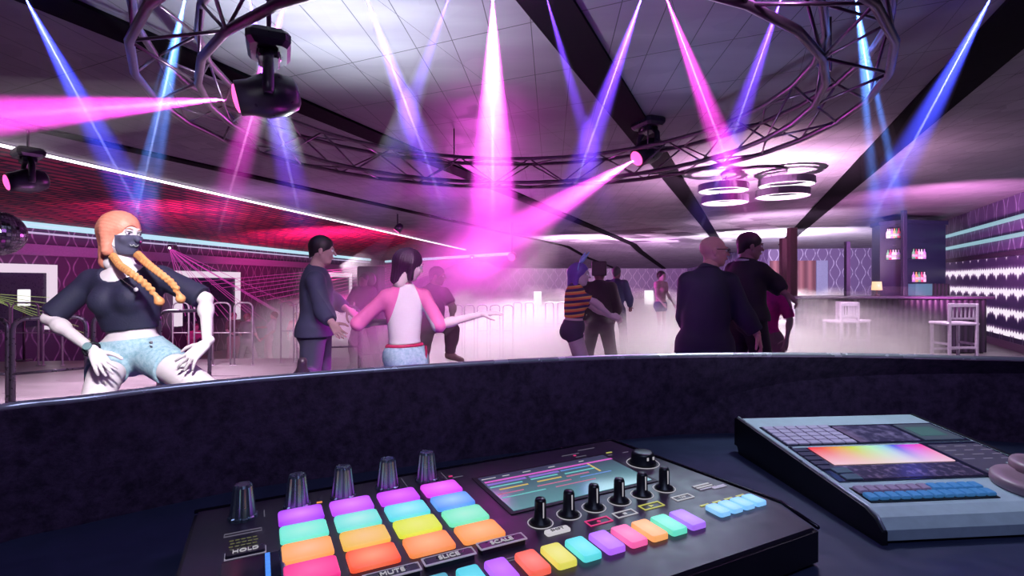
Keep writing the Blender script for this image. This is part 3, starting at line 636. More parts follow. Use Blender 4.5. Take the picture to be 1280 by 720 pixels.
def rbox(w,d,h,r=.004,n=3):
    pts=[]
    for cx_,cy_,a0 in ((w/2-r,d/2-r,0),(-w/2+r,d/2-r,90),(-w/2+r,-d/2+r,180),(w/2-r,-d/2+r,270)):
        for k in range(n+1): a=R(a0+90*k/n); pts.append((cx_+r*math.cos(a),cy_+r*math.sin(a)))
    m=len(pts); q=MB(); vs=[];fs=[]
    for (s_,zz) in ((1,0),(1,h*.6),(.985,h*.85),(.95,h)): vs+=[(p[0]*s_,p[1]*s_,zz) for p in pts]
    for k in range(3):
        for j in range(m): fs.append((k*m+j,k*m+(j+1)%m,(k+1)*m+(j+1)%m,(k+1)*m+j))
    fs.append(tuple(range(3*m,4*m))); fs.append(tuple(range(m-1,-1,-1))); q.add(vs,fs); return q
for j in range(4):
    for i in range(4):
        cc,ce=pads[j][i]; cu=.106+.0537*i+.0; cv=.066+.0405*j
        o=rbox(.0455,.0345,.004).build('pad',padmat('pad_%s'%ce,hexs(cc),hexs(ce)),dev); o.location=d_(cu,cv,0)
        o['label']='glowing pad in row %d, column %d'%(j+1,i+1)
# knobs at the rear: tall ribbed silver black
g=NG('ribbed_knob'); KN=M('knob_gunmetal',(.26,.31,.37),.28,.8,var=.03)
KB=M('knob_black',(.012,.012,.018),.32)
def ribbed(u,v,h,r0,r1,mat,name='knob',ribs=11):
    vs=[];fs=[];n=ribs*4; prof=[(r0*1.1,0),(r0*1.1,.003),(r0,.004),(r0*.5+r1*.5,h*.5),(r1,h*.93),(r1*.85,h)]
    for (r,z) in prof:
        for k in range(n):
            a=2*math.pi*k/n; rr=r*(1-.13*(1 if (k%4) in (0,) else 0)); vs.append(d_(u,v,0)+Vector((rr*math.cos(a),rr*math.sin(a),z)))
    for i in range(len(prof)-1):
        for k in range(n): fs.append((i*n+k,i*n+(k+1)%n,(i+1)*n+(k+1)%n,(i+1)*n+k))
    fs.append(tuple((len(prof)-1)*n+k for k in range(n)))
    o=new_mesh(name,vs,fs,mat,dev); return o
for (u,v) in ((.049,.040),(.104,.036),(.155,.034),(.209,.030),(.260,.028)): ribbed(u,v,.037,.0135,.0098,KN)
WL=glow('print_white',(.75,.72,.8),.55); YL=glow('print_yellow',(.75,.75,.15),.6); RL=glow('print_red',(.9,.05,.25),.7); ORG=glow('print_orange',(.95,.35,.08),1); DIML=glow('print_dim',(.3,.27,.38),.35); GYL=glow('print_dim_yellow',(.3,.3,.1),.35)
def ringmark(u,v,r,mat):
    q=MB(); q.tube([d_(u+r*math.cos(a),v+r*math.sin(a),.0004) for a in [2*math.pi*k/28 for k in range(28)]],.0006,4,closed=True); q.build('knob_ring',mat,dev)
for (u,v) in ((.334,.196),(.372,.193),(.407,.191),(.444,.190),(.480,.188),(.517,.186)):
    q=MB(); q.lathe([(.0115,0),(.011,.0025),(.0068,.0045),(.0062,.024),(.0052,.0265)],d_(u,v),18); q.build('knob',KB,dev)
    q=MB(); q.box(d_(u,v+.0064,.016),(.0012,.0010,.016)); q.build('pointer',WL,dev)
    ringmark(u,v,.0135,WL)
q=MB(); q.lathe([(.019,0),(.0185,.003),(.0165,.005),(.016,.013),(.0145,.016),(.011,.0165)],d_(.553,.105),28); q.build('jog_knob',KB,dev)
q=MB(); 
for k in (-1,1): q.box(d_(.553+.005*k,.105+.0162,.011),(.0025,.001,.004))
q.build('knob_mark',WL,dev)
ringmark(.553,.105,.0225,WL)
# screen
q=MB(); q.box(d_(.420,.108,.0005),(.212,.116,.0012)); sf=q.build('screen_bezel',BLACK,dev)
g=NG('controller_screen'); x,y,z=g.sep(g.obj()); x2=g.mth('ADD',x,.0); 
em=g.mix(g.ramp(y,-.05,.045),(.16,.42,.46),(.05,.025,.09)); em=g.mix(g.mth('MULTIPLY',g.noise(g.obj(),25,3),.5),em,(.10,.16,.24))
SCR=g.bsdf((.02,.03,.04),.12,0,em,.75)
q=MB(); q.box((0,0,0),(.200,.104,.0006)); o=q.build('screen',SCR,sf); o.location=d_(.420,.108,.0014)
cols=[('purple',(.25,.16,.65)),('pink',(.75,.12,.62)),('teal',(.15,.62,.60)),('yellow',(.72,.50,.10)),('blue',(.12,.28,.75)),('rose',(.55,.15,.28)),('white',(.6,.6,.65))]
bars=[(.0,.014,.20,1,.004),(.0,.022,.055,0,.005),(.06,.022,.045,0,.005),(.108,.023,.05,4,.003),(.0,.032,.045,2,.003),(.058,.031,.04,2,.003),(.108,.034,.05,2,.003),(.008,.042,.040,3,.003),(.062,.041,.036,3,.003),(.105,.043,.035,5,.003),(.0,.055,.035,5,.0025),(.055,.054,.05,5,.0025),(.12,.053,.05,4,.002),(.0,.066,.06,2,.002),(.075,.066,.06,5,.002),(.0,.005,.02,6,.0015),(.03,.005,.01,6,.0015),(.06,.005,.012,6,.0015),(.10,.005,.01,6,.0015),(.15,.005,.008,6,.0015),(.155,.018,.003,3,.03)]
for (bu,bv,bw,ci,bh) in bars:
    q=MB(); q.box(d_(.322+bu+bw/2,.058+bv+bh/2,.0019),(bw,bh,.0003)); q.build('screen_bar',glow('scr_'+cols[ci][0],cols[ci][1],.85),sf)
# row of coloured buttons
row=[(.200,'5ab0c0','4090a0'),(.229,'68d8e0','40b8c8'),(.256,'c87cf0','a850e8'),(.287,'f09088','ee5038'),(.3145,'e4e08c','d0c840'),(.342,'88e4e4','48ccd0'),(.370,'cc88ee','a658ea'),(.3975,'f08cb8','ea4e98'),(.424,'f0c090','ee9a50'),(.450,'90e4cc','50d0b0'),(.4765,'c094ee','9458e0')]
for (u,cc,ce) in row:
    o=rbox(.0205,.036,.0055,.003).build('pad_button',padmat('btn_'+ce,hexs(cc),hexs(ce),1.0,.8),dev); o.location=d_(u,.264,0)
for (u) in (.525,.5445,.564,.5835):
    o=rbox(.0165,.024,.0045,.003).build('blue_button',padmat('btn_blue',hexs('b0dcf4'),hexs('3c9ce4'),1.0,.8),dev); o.location=d_(u,.262,0)
    q=MB(); q.box(d_(u,.243,.0004),(.013,.0028,.0006)); q.build('marker',YL,dev)
# outlined buttons with writing
def outline(u,v,w,d,mat,t=.0014,bar=False):
    q=MB()
    for (a,b,c,e) in ((0,d/2,w,t),(0,-d/2,w,t),(w/2,0,t,d+t),(-w/2,0,t,d+t)): q.box(d_(u+a,v+b,.0005),(c,e,.0008))
    return q.build('button_outline',mat,dev)
PR=M('print_silver',(.62,.55,.62),.4,0,(.5,.45,.52),.35)
for (u,v,txt) in ((.276,.222,'SCALE'),(.221,.225,'SLICE'),(.168,.228,'MUTE'),(.114,.231,'NOTE')):
    o=rbox(.047,.012,.006,.002).build('long_button',M('button_dark',(.03,.022,.04),.3),dev); o.location=d_(u,v,0)
    q=MB()
    for (a,b,c,e) in ((0,.0062,.049,.002),(0,-.0062,.049,.001),(.0242,0,.001,.012),(-.0242,0,.0016,.012)): q.box(Vector((a,-b,.0058)),(c,e,.001))
    q.build('button_rim',PR,o)
    if txt!='NOTE': text('lettering',txt,.0085,(0,0,.0065),(0,0,0),WL,o)
o=rbox(.034,.012,.0035,.002).build('hold_button',M('button_dark2',(.03,.022,.04),.3),dev); o.location=d_(.053,.124,0); outline(.053,.124,.034,.012,PR)
text('lettering','HOLD',.0082,(0,0,.004),(0,0,0),WL,o)
for k in range(4):
    q=MB(); 
    for j in range(5): q.box(d_(.040+.0052*j+.001*(k%2),.092+.0065*k,.0003),(.0038,.0016,.0004))
    q.build('printed_line',GYL,dev)
outline(.050,.078,.034,.006,DIML,.0008)
outline(.392,.221,.028,.011,RL); outline(.429,.219,.026,.011,WL); outline(.469,.217,.028,.011,YL); outline(.518,.216,.026,.010,WL)
q=MB(); q.lathe([(.0022,0),(.0022,.0006)],d_(.392,.221),12); q.build('record_dot',RL,dev)
q=MB(); q.box(d_(.429,.219,.0004),(.004,.004,.0005)); q.build('stop_square',WL,dev)
q=MB(); c_=d_(.469,.217,.0005); q.add([c_+Vector((-.003,-.003,0)),c_+Vector((.0035,0,0)),c_+Vector((-.003,.003,0))],[(0,1,2)]); q.build('play_mark',YL,dev)
text('lettering','TAP',.006,d_(.518,.216,.0005),(0,0,0),WL,dev,.0002)
o=rbox(.028,.009,.003,.002).build('white_button',glow('white_button_glow',(.75,.72,.78),.75),dev); o.location=d_(.340,.221,0); text('lettering','SHIFT',.0062,(0,0,.0033),(0,0,0),M('ink',(.02,.02,.03),.5),o,.0002)
for k in range(3): q=MB(); q.box(d_(.566,.199+.0055*k,.0005),(.026,.0024,.0008)); q.build('stripe',WL if k<2 else PR,dev)
q=MB(); q.box(d_(.582,.213,.0005),(.022,.006,.0008)); q.build('stripe',PR,dev)
outline(.566,.2045,.028,.014,DIML,.0006)
# left touch strip
q=MB(); q.box(d_(.058,.165,.0006),(.048,.06,.0012)); q.build('touch_strip',M('strip_glass',(.008,.012,.03),.12),dev)
for k in range(7): q=MB(); q.box(d_(.0715,.139+.0075*k,.0016),(.0042,.0065,.0010)); q.build('blue_led',glow('led_blue',(.06,.25,.9),1.1),dev)
q=MB(); q.tube([d_(.0835,.134,.001),d_(.0845,.195,.001)],.0022,6); q.build('metal_edge',M('pale_metal',(.45,.48,.6),.3,.6),dev)
# small lamps and print at the rear
for (u,v,m,w,d) in ((.128,.037,ORG,.006,.003),(.292,.030,RL,.005,.003),(.300,.036,DIML,.014,.001),(.480,.030,DIML,.03,.001),(.4835,.036,RL,.004,.003),(.49,.043,DIML,.018,.0012),(.537,.048,YL,.010,.0025),(.56,.058,DIML,.010,.0012),(.53,.058,DIML,.010,.0012),(.515,.02,DIML,.03,.001)):
    q=MB(); q.box(d_(u,v,.0004),(w,d,.0006)); q.build('indicator',m,dev)
for (a,b,c,e) in ((.070,.030,.070,.048),(.232,.008,.232,.04),(.285,.012,.285,.042)): q=MB(); q.tube([d_(a,b,.0002),d_(c,e,.0002)],.0005,4); q.build('printed_line',DIML,dev)
outline(.281,.246,.022,.004,DIML,.0006); outline(.3915,.243,.022,.004,DIML,.0006)
# ================================================================ LIGHTING CONSOLE
t0=R(5); ox,oy=.394,.893
con=thing('lighting_console','grey sloping lighting desk with a rainbow touch screen and blue keys','lighting console',(ox,oy,DESK),t0)
W_,D_2=.324,.300; hz0,hz1=.059,.030
GREY=M('console_grey',(.42,.52,.60),.36,var=.08,scale=80); DG=M('console_side_black',(.008,.008,.014),.4)
def k_(u,v,z=0):
    h=hz0-(hz0-hz1)*v/D_2; return Vector((u,-v,h+z))
sl=math.atan((hz0-hz1)/D_2); ROT=Matrix.Rotation(sl,4,'X')
# body profile (v,z) swept along u, with rounded front
prof=[(0,.002),(0,hz0-.003),(.003,hz0),(D_2-.012,hz1+.001),(D_2+.004,hz1-.004),(D_2+.014,hz1-.014),(D_2+.014,.004),(D_2,.000),(.0,.0)]
def sweep(prof,u0,u1,name,mat,parent):
    n=len(prof); vs=[(u0,-v,z) for v,z in prof]+[(u1,-v,z) for v,z in prof]
    fs=[tuple(range(n)),tuple(range(2*n-1,n-1,-1))]+[(i,n+i,n+(i+1)%n,(i+1)%n) for i in range(n)]
    return new_mesh(name,vs,fs,mat,parent)
sweep(prof,0.003,W_-.003,'housing',GREY,con)
sp=[(-.004,.012),(-.004,hz0-.002),(.002,hz0+.001),(D_2-.010,hz1+.002),(D_2+.005,hz1-.004),(D_2+.016,hz1-.015),(D_2+.016,.0),(.01,.0),(.004,.012)]
sweep(sp,-.004,.003,'side_panel',DG,con); sweep(sp,W_-.003,W_+.004,'side_panel',DG,con)
q=MB(); q.tube([k_(.001,0,.0012),k_(.001,D_2-.01,.0015),k_(.001,D_2+.004,-.002),(.001,-D_2-.014,hz1-.014)],.0022,6); q.build('edge_trim',M('console_edge',(.45,.48,.58),.3,.4),con)
def kbox(name,u,v,w,d,h,mat,z=.0,parent=None,bev=0):
    q=MB(); q.box((0,0,0),(w,d,h),bev=bev); o=q.build(name,mat,parent or con); o.location=k_(u,v,z+h/2); o.rotation_euler=(sl,0,0); return o
kbox('display_bezel',.164,.082,.305,.106-.034,.0016,M('display_dark',(.020,.018,.045),.14),.0)   # upper display field
kbox('display_bezel',.164,.176,.305,.108,.0016,M('display_dark',(.020,.018,.045),.14),.0)
kbox('silver_bar',.118,.1265,.205,.004,.0022,GREY,.0)
g=NG('rear_display'); nz=g.noise(g.obj(),60,5); x,y,z=g.sep(g.obj())
em=g.mix(g.ramp(nz,.45,.75),(.035,.03,.085),(.20,.17,.36)); em=g.mix(g.ramp(x,-.03,-.06),em,(.22,.15,.30))
kbox('display',.185,.083,.100,.062,.0008,g.bsdf((.02,.02,.04),.15,0,em,.8),.0017)
kbox('display',.277,.083,.066,.062,.0008,glow('teal_dark_screen',(.035,.055,.10),.8),.0017)
kbox('display_window',.273,.083,.045,.034,.0006,glow('teal_window',(.03,.12,.13),.8),.0026)
kbox('display',.270,.178,.080,.092,.0008,glow('plum_screen',(.035,.025,.075),.8),.0017)
g=NG('lower_display'); nz=g.noise(g.obj(),90,5); em=g.mix(g.ramp(nz,.5,.8),(.03,.022,.06),(.26,.18,.34))
kbox('display',.125,.208,.19,.036,.0008,g.bsdf((.02,.02,.04),.15,0,em,.8),.0017)
kbox('display_window',.275,.222,.075,.018,.0006,glow('pale_window',(.16,.22,.30),.8),.0026)
for k in range(12): kbox('screen_text',.245+.03*(k%3),.140+.014*(k//3),.014+.004*(k%2),.0014,.0003,glow('scr_text',(.28,.25,.4),.6),.0026)
kbox('screen_text',.292,.198,.010,.004,.0003,glow('scr_text2',(.4,.55,.7),.7),.0026)
# rainbow screen
g=NG('rainbow_screen'); x,y,z=g.sep(g.obj()); tx_=g.ramp(x,-.094,.094); ty=g.ramp(y,.028,-.028)
cr=g.n('ShaderNodeValToRGB'); g.put(cr.inputs[0],tx_); cr.color_ramp.interpolation='LINEAR'
stops=[(0,'f0183c'),(.12,'f04a10'),(.25,'e8a010'),(.37,'c8d820'),(.52,'b0f0b8'),(.63,'98d8e8'),(.73,'4050e8'),(.83,'d038e8'),(1,'f83898')]
el=cr.color_ramp.elements
el[0].position=0; el[0].color=(*hexs(stops[0][1]),1); el[1].position=1; el[1].color=(*hexs(stops[-1][1]),1)
for p_,h_ in stops[1:-1]: e=el.new(p_); e.color=(*hexs(h_),1)
em=g.mix(g.mth('MULTIPLY',ty,.85),cr.outputs[0],hexs('f0d0dc'))
kbox('rainbow_screen',.129,.158,.182,.056,.0010,g.bsdf((.02,.02,.02),.2,0,em,1.0),.0020)
# rear keypad 6 x 5
KM=M('key_lilac',(.50,.42,.60),.4)
for r_ in range(5):
    for c_ in range(6): kbox('key',.0225+.0192*c_,.0545+.0143*r_,.0172,.0122,.003,KM,.001,bev=.001)
for r_ in range(5):
    kbox('key',.022,.1365+.014*r_,.022,.012,.002,M('key_dark',(.035,.035,.08),.35),.001,bev=.001)
for k in range(2): kbox('key',.035,.203+.018*k,.024,.015,.0024,M('key_teal_dark',(.07,.12,.17),.35),.001,bev=.001)
# front double row of blue keys
kbox('key_well',.098,.2625,.170,.036,.0010,BLACK,.0)
BK=M('key_blue',(.06,.22,.48),.35,0,(.05,.20,.45),.35); LK=M('key_mauve',(.30,.22,.36),.35,0,(.3,.2,.36),.12)
for r_ in range(2):
    for c_ in range(12): kbox('key',.020+.0142*c_,.2545+.0165*r_,.0122,.0135,.0045,(LK if (r_==0 and c_<7) else BK),.001,bev=.0012)
for k in range(6): kbox('printed_line',.05+.022*k,.241,.010,.001,.0003,DIML,.0002)
# encoder wheels
WH=M('wheel_mauve',(.33,.20,.26),.38)
for (u,v,r_,z) in ((.252,.262,.044,0),(.284,.243,.032,.010)):
    q=MB(); q.lathe([(r_*.96,0),(r_,.003),(r_,.010),(r_*.95,.013),(r_*.6,.0135),(r_*.55,.012),(.001,.012)],(0,0,0),40); o=q.build('encoder_wheel',WH,con); o.location=k_(u,v,z); o.rotation_euler=(sl,0,0)
    q=MB(); q.lathe([(.009,.012),(.008,.0145)],(r_*.6,0,0),16); q.build('finger_dimple',M('dimple',(.12,.07,.1),.4),o)
# ================================================================ PEOPLE
def A3(v): return np.array([v[0],v[1],v[2]],dtype=np.float64)
def smin(a,b,k):
    h=np.clip(.5+.5*(b-a)/k,0,1); return b+(a-b)*h-k*h*(1-h)
def rc(p,a,b,ra,rb):
    ba=b-a; L=max(ba@ba,1e-9); t=np.clip(((p-a)@ba)/L,0,1)
    return np.linalg.norm(p-a-t[:,None]*ba,axis=1)-(ra+(rb-ra)*t)
def ell(p,c,r,Mx=None):
    q=p-c
    if Mx is not None: q=q@Mx.T
    k0=np.linalg.norm(q/r,axis=1); k1=np.linalg.norm(q/(np.array(r)**2),axis=1)+1e-9
    return k0*(k0-1)/k1
def nets(fn,lo,hi,res):
    lo=np.array(lo);hi=np.array(hi); n=np.maximum(np.ceil((hi-lo)/res).astype(int)+1,4)
    ax=[lo[i]+res*np.arange(n[i]) for i in range(3)]
    G=np.stack(np.meshgrid(*ax,indexing='ij'),-1).reshape(-1,3)
    d=np.empty(len(G)); 
    for s in range(0,len(G),200000): d[s:s+200000]=fn(G[s:s+200000])
    d=d.reshape(n); d[0]=d[-1]=1; d[:,0]=d[:,-1]=1; d[:,:,0]=d[:,:,-1]=1
    ins=d<0; c=[slice(0,-1),slice(1,None)]
    cnt=np.zeros(n-1,int)
    for i in (0,1):
        for j in (0,1):
            for k in (0,1): cnt+=ins[c[i],c[j],c[k]]
    act=(cnt>0)&(cnt<8); idx=-np.ones(n-1,int); idx[act]=np.arange(act.sum())
    ii,jj,kk=np.nonzero(act); acc=np.zeros((len(ii),3)); w=np.zeros(len(ii))
    for a in range(3):
        for o1 in (0,1):
            for o2 in (0,1):
                off=[0,0,0]; oth=[x for x in range(3) if x!=a]; off[oth[0]]=o1; off[oth[1]]=o2
                e=list(off); e[a]=1
                d0=d[ii+off[0],jj+off[1],kk+off[2]]; d1=d[ii+e[0],jj+e[1],kk+e[2]]
                m=(d0<0)!=(d1<0); t=np.where(m,d0/(d0-d1+1e-12),0)
                q=np.zeros((len(ii),3)); q+=np.array(off); q[:,a]+=t
                acc+=q*m[:,None]; w+=m
    V=lo+res*(np.stack([ii,jj,kk],1)+acc/w[:,None])
    Fs=[]
    for a in range(3):
        b,cx=[(1,2),(2,0),(0,1)][a]
        s0=[slice(0,-1) if x==a else slice(1,-1) for x in range(3)]; s1=[slice(1,None) if x==a else slice(1,-1) for x in range(3)]
        m0=ins[tuple(s0)]; m1=ins[tuple(s1)]; ch=m0!=m1
        I=np.argwhere(ch); fl=m0[ch]
        for x in (b,cx): I[:,x]+=1
        def g(db,dc):
            J=I.copy(); J[:,b]-=db; J[:,cx]-=dc; return idx[J[:,0],J[:,1],J[:,2]]
        q=np.stack([g(1,1),g(0,1),g(0,0),g(1,0)],1); q[~fl]=q[~fl][:,::-1]; Fs.append(q)
    Fa=np.concatenate(Fs); return V,Fa
def relax(V,Fa,it=2):
    for _ in range(it):
        acc=np.zeros_like(V); w=np.zeros(len(V))
        for k in range(4):
            for o in (1,3): np.add.at(acc,Fa[:,k],V[Fa[:,(k+o)%4]]); np.add.at(w,Fa[:,k],1)
        V=V*.5+.5*acc/np.maximum(w,1)[:,None]
    return V
def sdfmesh(name,parts,mat,parent,origin):
    Vs=[];Fs=[];n=0
    for (fn,lo,hi,res) in parts:
        V,Fa=nets(fn,lo,hi,res)
        if len(V)==0: continue
        V=relax(V,Fa,1); Vs.append(V-origin); Fs.append(Fa+n); n+=len(V)
    if not Vs: return None
    V=np.concatenate(Vs);Fa=np.concatenate(Fs)
    me=bpy.data.meshes.new(name); me.vertices.add(len(V)); me.vertices.foreach_set('co',V.ravel()); me.loops.add(len(Fa)*4); me.loops.foreach_set('vertex_index',Fa.ravel().astype(np.int32))
    me.polygons.add(len(Fa)); me.polygons.foreach_set('loop_start',np.arange(0,len(Fa)*4,4,dtype=np.int32)); me.polygons.foreach_set('use_smooth',[True]*len(Fa)); me.update(calc_edges=True); me.validate()
    me.materials.append(mat); o=bpy.data.objects.new(name,me); COL.objects.link(o)
    if parent: o.parent=parent
    return o
def nrm(v): v=np.array(v,float); return v/(np.linalg.norm(v)+1e-9)
def frame(front,up):
    f=nrm(front); u=nrm(np.array(up)-f*(np.array(up)@f)); r=np.cross(f,u); return np.stack([r,f,u])   # rows: right, forward, up
SKIN=lambda n,c: M('skin_'+n,c,.5,var=.04,spec=.3)
def head_fn(c,Fm,s,face=True):
    def f(p):
        q=(p-c)@Fm.T/s
        d=ell(q,np.array([0,-.018,.028]),(.074,.094,.085))
        d=smin(d,ell(q,np.array([0,.020,-.035]),(.060,.068,.078)),.03)
        d=smin(d,rc(q,np.array([0,.045,-.092]),np.array([0,.058,-.094]),.022,.016),.03)
        for sg in (-1,1):
            d=smin(d,rc(q,np.array([sg*.052,.0,-.055]),np.array([sg*.02,.05,-.09]),.018,.014),.025)
            d=smin(d,ell(q,np.array([sg*.036,.068,-.022]),(.020,.016,.018)),.02)
            d=-smin(-d,ell(q,np.array([sg*.031,.098,.006]),(.020,.016,.012)),.012)
            e=np.abs(q-np.array([sg*.074,-.008,-.012])); d=smin(d,ell(q,np.array([sg*.076,-.010,-.010]),(.008,.018,.030)),.008)
        d=smin(d,rc(q,np.array([0,.088,.008]),np.array([0,.108,-.024]),.007,.0105),.012)
        d=smin(d,ell(q,np.array([0,.084,-.052]),(.022,.012,.008)),.010)
        d=smin(d,rc(q,np.array([-.03,.080,.024]),np.array([.03,.080,.024]),.010,.010),.015)
        d=smin(d,rc(q,np.array([0,-.02,-.06]),np.array([0,-.035,-.15]),.052,.052),.03)
        return d*s
    return f
def hand_parts(w,dirv,back,thumb,s,curl=.35,res=.0035,spread=.12):
    X=nrm(dirv); Z=nrm(np.array(back)-X*(np.array(back)@X)); Y=np.cross(Z,X)
    if Y@np.array(thumb)<0: Y=-Y
    Mx=np.stack([X,Y,Z]); pr=[]
    kn=[(.086,.027),(.090,.009),(.086,-.009),(.078,-.026)]; L=[.070,.078,.072,.056]
    pr.append(((-.03,0,0),(.012,0,0),.023,.021))
    for i,(kx,ky) in enumerate(kn):
        pr.append(((.008,ky*.6,0),(kx,ky,0),.0165,.0115))
        a=np.array([kx,ky,0.]); ang=0; sp=spread*(1.5-i)*.6
        for j,fr in enumerate((.45,.31,.24)):
            ang+=curl*(.8,1.1,.8)[j]
            b=a+L[i]*fr*np.array([math.cos(ang)*math.cos(sp),math.sin(sp),-math.sin(ang)])
            pr.append((tuple(a),tuple(b),.0092-.0010*j,.0086-.0012*j)); a=b
    a=np.array([.02,.022,-.004])
    for j,(l,dd) in enumerate(((.040,(.62,.75,-.25)),(.032,(.80,.55,-.25-.3*curl)),(.026,(.92,.30,-.25-.5*curl)))):
        b=a+l*nrm(dd); pr.append((tuple(a),tuple(b),(.0145,.0105,.0092)[j],(.0110,.0095,.0078)[j])); a=b
    pr=[(np.array(a),np.array(b),ra,rb) for a,b,ra,rb in pr]
    def f(p):
        q=(p-w)@Mx.T/s; d=None
        q=q*np.array([1,1,1.0])
        for i,(a,b,ra,rb) in enumerate(pr):
            e=rc(q,a,b,ra,rb)
            fing = i>0 and ((i-1)%4!=0 or i>16)
            d=e if d is None else smin(d,e,.003 if fing else .012)
        return d*s
    pts=np.array([x for pp in pr for x in pp[:2]])*s@Mx+w
    return (f,pts.min(0)-.025*s,pts.max(0)+.025*s,res)
class Fig:
    def __init__(s,J,label,sex='f',sc=1.0,skin='pale',skinc=(.80,.70,.72),res=.011,hres=.0045,head=None,hf=(0,-1,0),hu=(0,0,1),group=None,z=0.,build=1.0,hands={},cat='person',bust=True):
        s.J={k:A3(v) for k,v in J.items()}; s.sc=sc; s.sex=sex; s.b=build; s.res=res; s.hres=hres
        J=s.J
        if 'pelvis' not in J: J['pelvis']=(J['hipL']+J['hipR'])/2+np.array([0,0,.03])
        s.root=thing('person',label,cat,(J['pelvis'][0],J['pelvis'][1],z),0,group)
        s.org=np.array([J['pelvis'][0],J['pelvis'][1],z]); s.bustf=bust
        s.H=frame(hf,hu); s.hc=J['head']
        s.skinm=SKIN(skin,skinc)
        k=sc
        parts=[(lambda p:s.body(p),*s.bounds(['neck','shL','shR','elL','elR','wrL','wrR','hipL','hipR','knL','knR','anL','anR','pelvis','toeL','toeR'],.2*k),res)]
        r=np.array([.16,.16,.2])*k
        parts.append((head_fn(s.hc,s.H,k),s.hc-r,s.hc+r,hres))
        for side in 'LR':
            w=J['wr'+side]; h=hands.get(side,{}); d=h.get('dir',w-J['el'+side])
            parts.append(hand_parts(w+nrm(d)*.012,d,h.get('back',(0,-1,0)),h.get('thumb',(0,0,1)),k*(.92 if sex=='f' else 1.02),h.get('curl',.35),max(.0032,hres*.8),h.get('spread',.12)))
        s.body_o=sdfmesh('body',parts,s.skinm,s.root,s.org)
    def bounds(s,names,pad):
        P_=np.array([s.J[n] for n in names if n in s.J]); return P_.min(0)-pad,P_.max(0)+pad
    def tframe(s):
        J=s.J; up=nrm(J['neck']-J['pelvis']); r2l=nrm(J['shL']-J['shR']); r2l=nrm(r2l-up*(r2l@up)); fr=np.cross(r2l,up)
        h2=nrm(J['hipL']-J['hipR']); fr2=np.cross(nrm(h2-up*(h2@up)),up)
        return up,r2l,fr,nrm(h2-up*(h2@up)),fr2
    def torso(s,p,off=0.,flare=0.):
        J=s.J;k=s.sc*s.b; up,x,fr,x2,fr2=s.tframe(); f=s.sex=='f'
        pe=J['pelvis'];ne=J['neck']; S=np.stack([x,fr,up]); S2=np.stack([x2,fr2,up]); Sm=np.stack([nrm(x+x2),nrm(fr+fr2),up])
        ch=ne+(pe-ne)*.32+fr*.005; wa=ne+(pe-ne)*.68; 
        sw=np.linalg.norm(J['shL']-J['shR'])/2
        d=ell(p,ch,np.array([max(.135*k,sw*.86),(.098 if f else .115)*k,.175*k])+off,S)
        d=smin(d,ell(p,wa,np.array([(.112 if f else .145)*k,(.085 if f else .11)*k,.14*k])+off,Sm),.05*k)
        d=smin(d,ell(p,pe-up*.02,np.array([(.155 if f else .15)*k,(.112 if f else .112)*k,.115*k])+off+flare,S2),.05*k)
        d=smin(d,rc(p,J['shL']-x*.02,J['shR']+x*.02,.052*k+off,.052*k+off),.05*k)
        if f and s.bustf:
            for sg in (-1,1): d=smin(d,ell(p,ch+fr*.085*k+x*sg*.062*k-up*.01,np.array([.058,.05,.058])*k+off,S),.03*k)
        for sg in (-1,1): d=smin(d,ell(p,pe-fr2*.065*k+x2*sg*.065*k-up*.07*k,np.array([.075,.07,.08])*k+off,S2),.04*k)
        return d
    def arm(s,p,side,off=0.,frac=2.,grow=0.):
        J=s.J;k=s.sc*(1 if s.sex=='f' else 1.13)*s.b; a,b,c=J['sh'+side],J['el'+side],J['wr'+side]
        o=off+grow
        w_=0 if s.sex!='f' else .004*k
        d=rc(p,a,b,.048*k+off-w_,.038*k+o-w_)
        if frac<=1:
            pt=a+(b-a)*frac; return np.maximum(d,(p-pt)@nrm(b-a))
        e=rc(p,b,c,.038*k+o-w_,.024*k+o-w_*.5)
        e=smin(e,rc(p,b+(c-b)*.25,b+(c-b)*.3,.040*k+o-w_*1.3,.038*k+o-w_*1.3),.03)
        if frac<2: pt=b+(c-b)*(frac-1); e=np.maximum(e,(p-pt)@nrm(c-b))
        return smin(d,e,.02)
    def leg(s,p,side,off=0.,frac=2.,grow=0.):
        J=s.J;k=s.sc*(1 if s.sex=='f' else 1.0)*s.b; a,b,c=J['hip'+side],J['kn'+side],J['an'+side]; o=off+grow
        d=rc(p,a,b,.088*k+off,.054*k+off+grow*.6)
        if frac<=1:
            pt=a+(b-a)*frac; return np.maximum(d,(p-pt)@nrm(b-a))
        e=rc(p,b,c,.052*k+off+grow*.6,.034*k+o)
        back=nrm((b-a)-(c-b)*.2); m=b+(c-b)*.3
        e=smin(e,rc(p,m,m+(c-b)*.08,.056*k+o,.050*k+o),.04)
        if frac<2: pt=b+(c-b)*(frac-1); e=np.maximum(e,(p-pt)@nrm(c-b))
        return smin(d,e,.03)
    def body(s,p):
        J=s.J;k=s.sc; d=s.torso(p)
        up,x,fr,x2,fr2=s.tframe()
        d=smin(d,rc(p,J['neck'],J['head']-s.H[2]*.06*k-s.H[1]*.01*k,(.050 if s.sex=='f' else .062)*k,(.046 if s.sex=='f' else .058)*k),.035)
        for sd in 'LR': d=smin(d,s.arm(p,sd),.035); 
        l=np.minimum(s.leg(p,'L'),s.leg(p,'R')); d=smin(d,l,.045)
        for sd in 'LR':
            a=J['an'+sd]; t=J['toe'+sd]; d=smin(d,rc(p,a-(t-a)*.2-np.array([0,0,.02]),t,.034*k,.024*k),.03)
        return d
    def add(s,name,fn,names,pad,mat,res=None,label=None,extra=None):
        lo,hi=s.bounds(names,pad)
        o=sdfmesh(name,[(fn,lo,hi,res or s.res)],mat,s.root,s.org)
        if label and o: o['label']=label
        return o
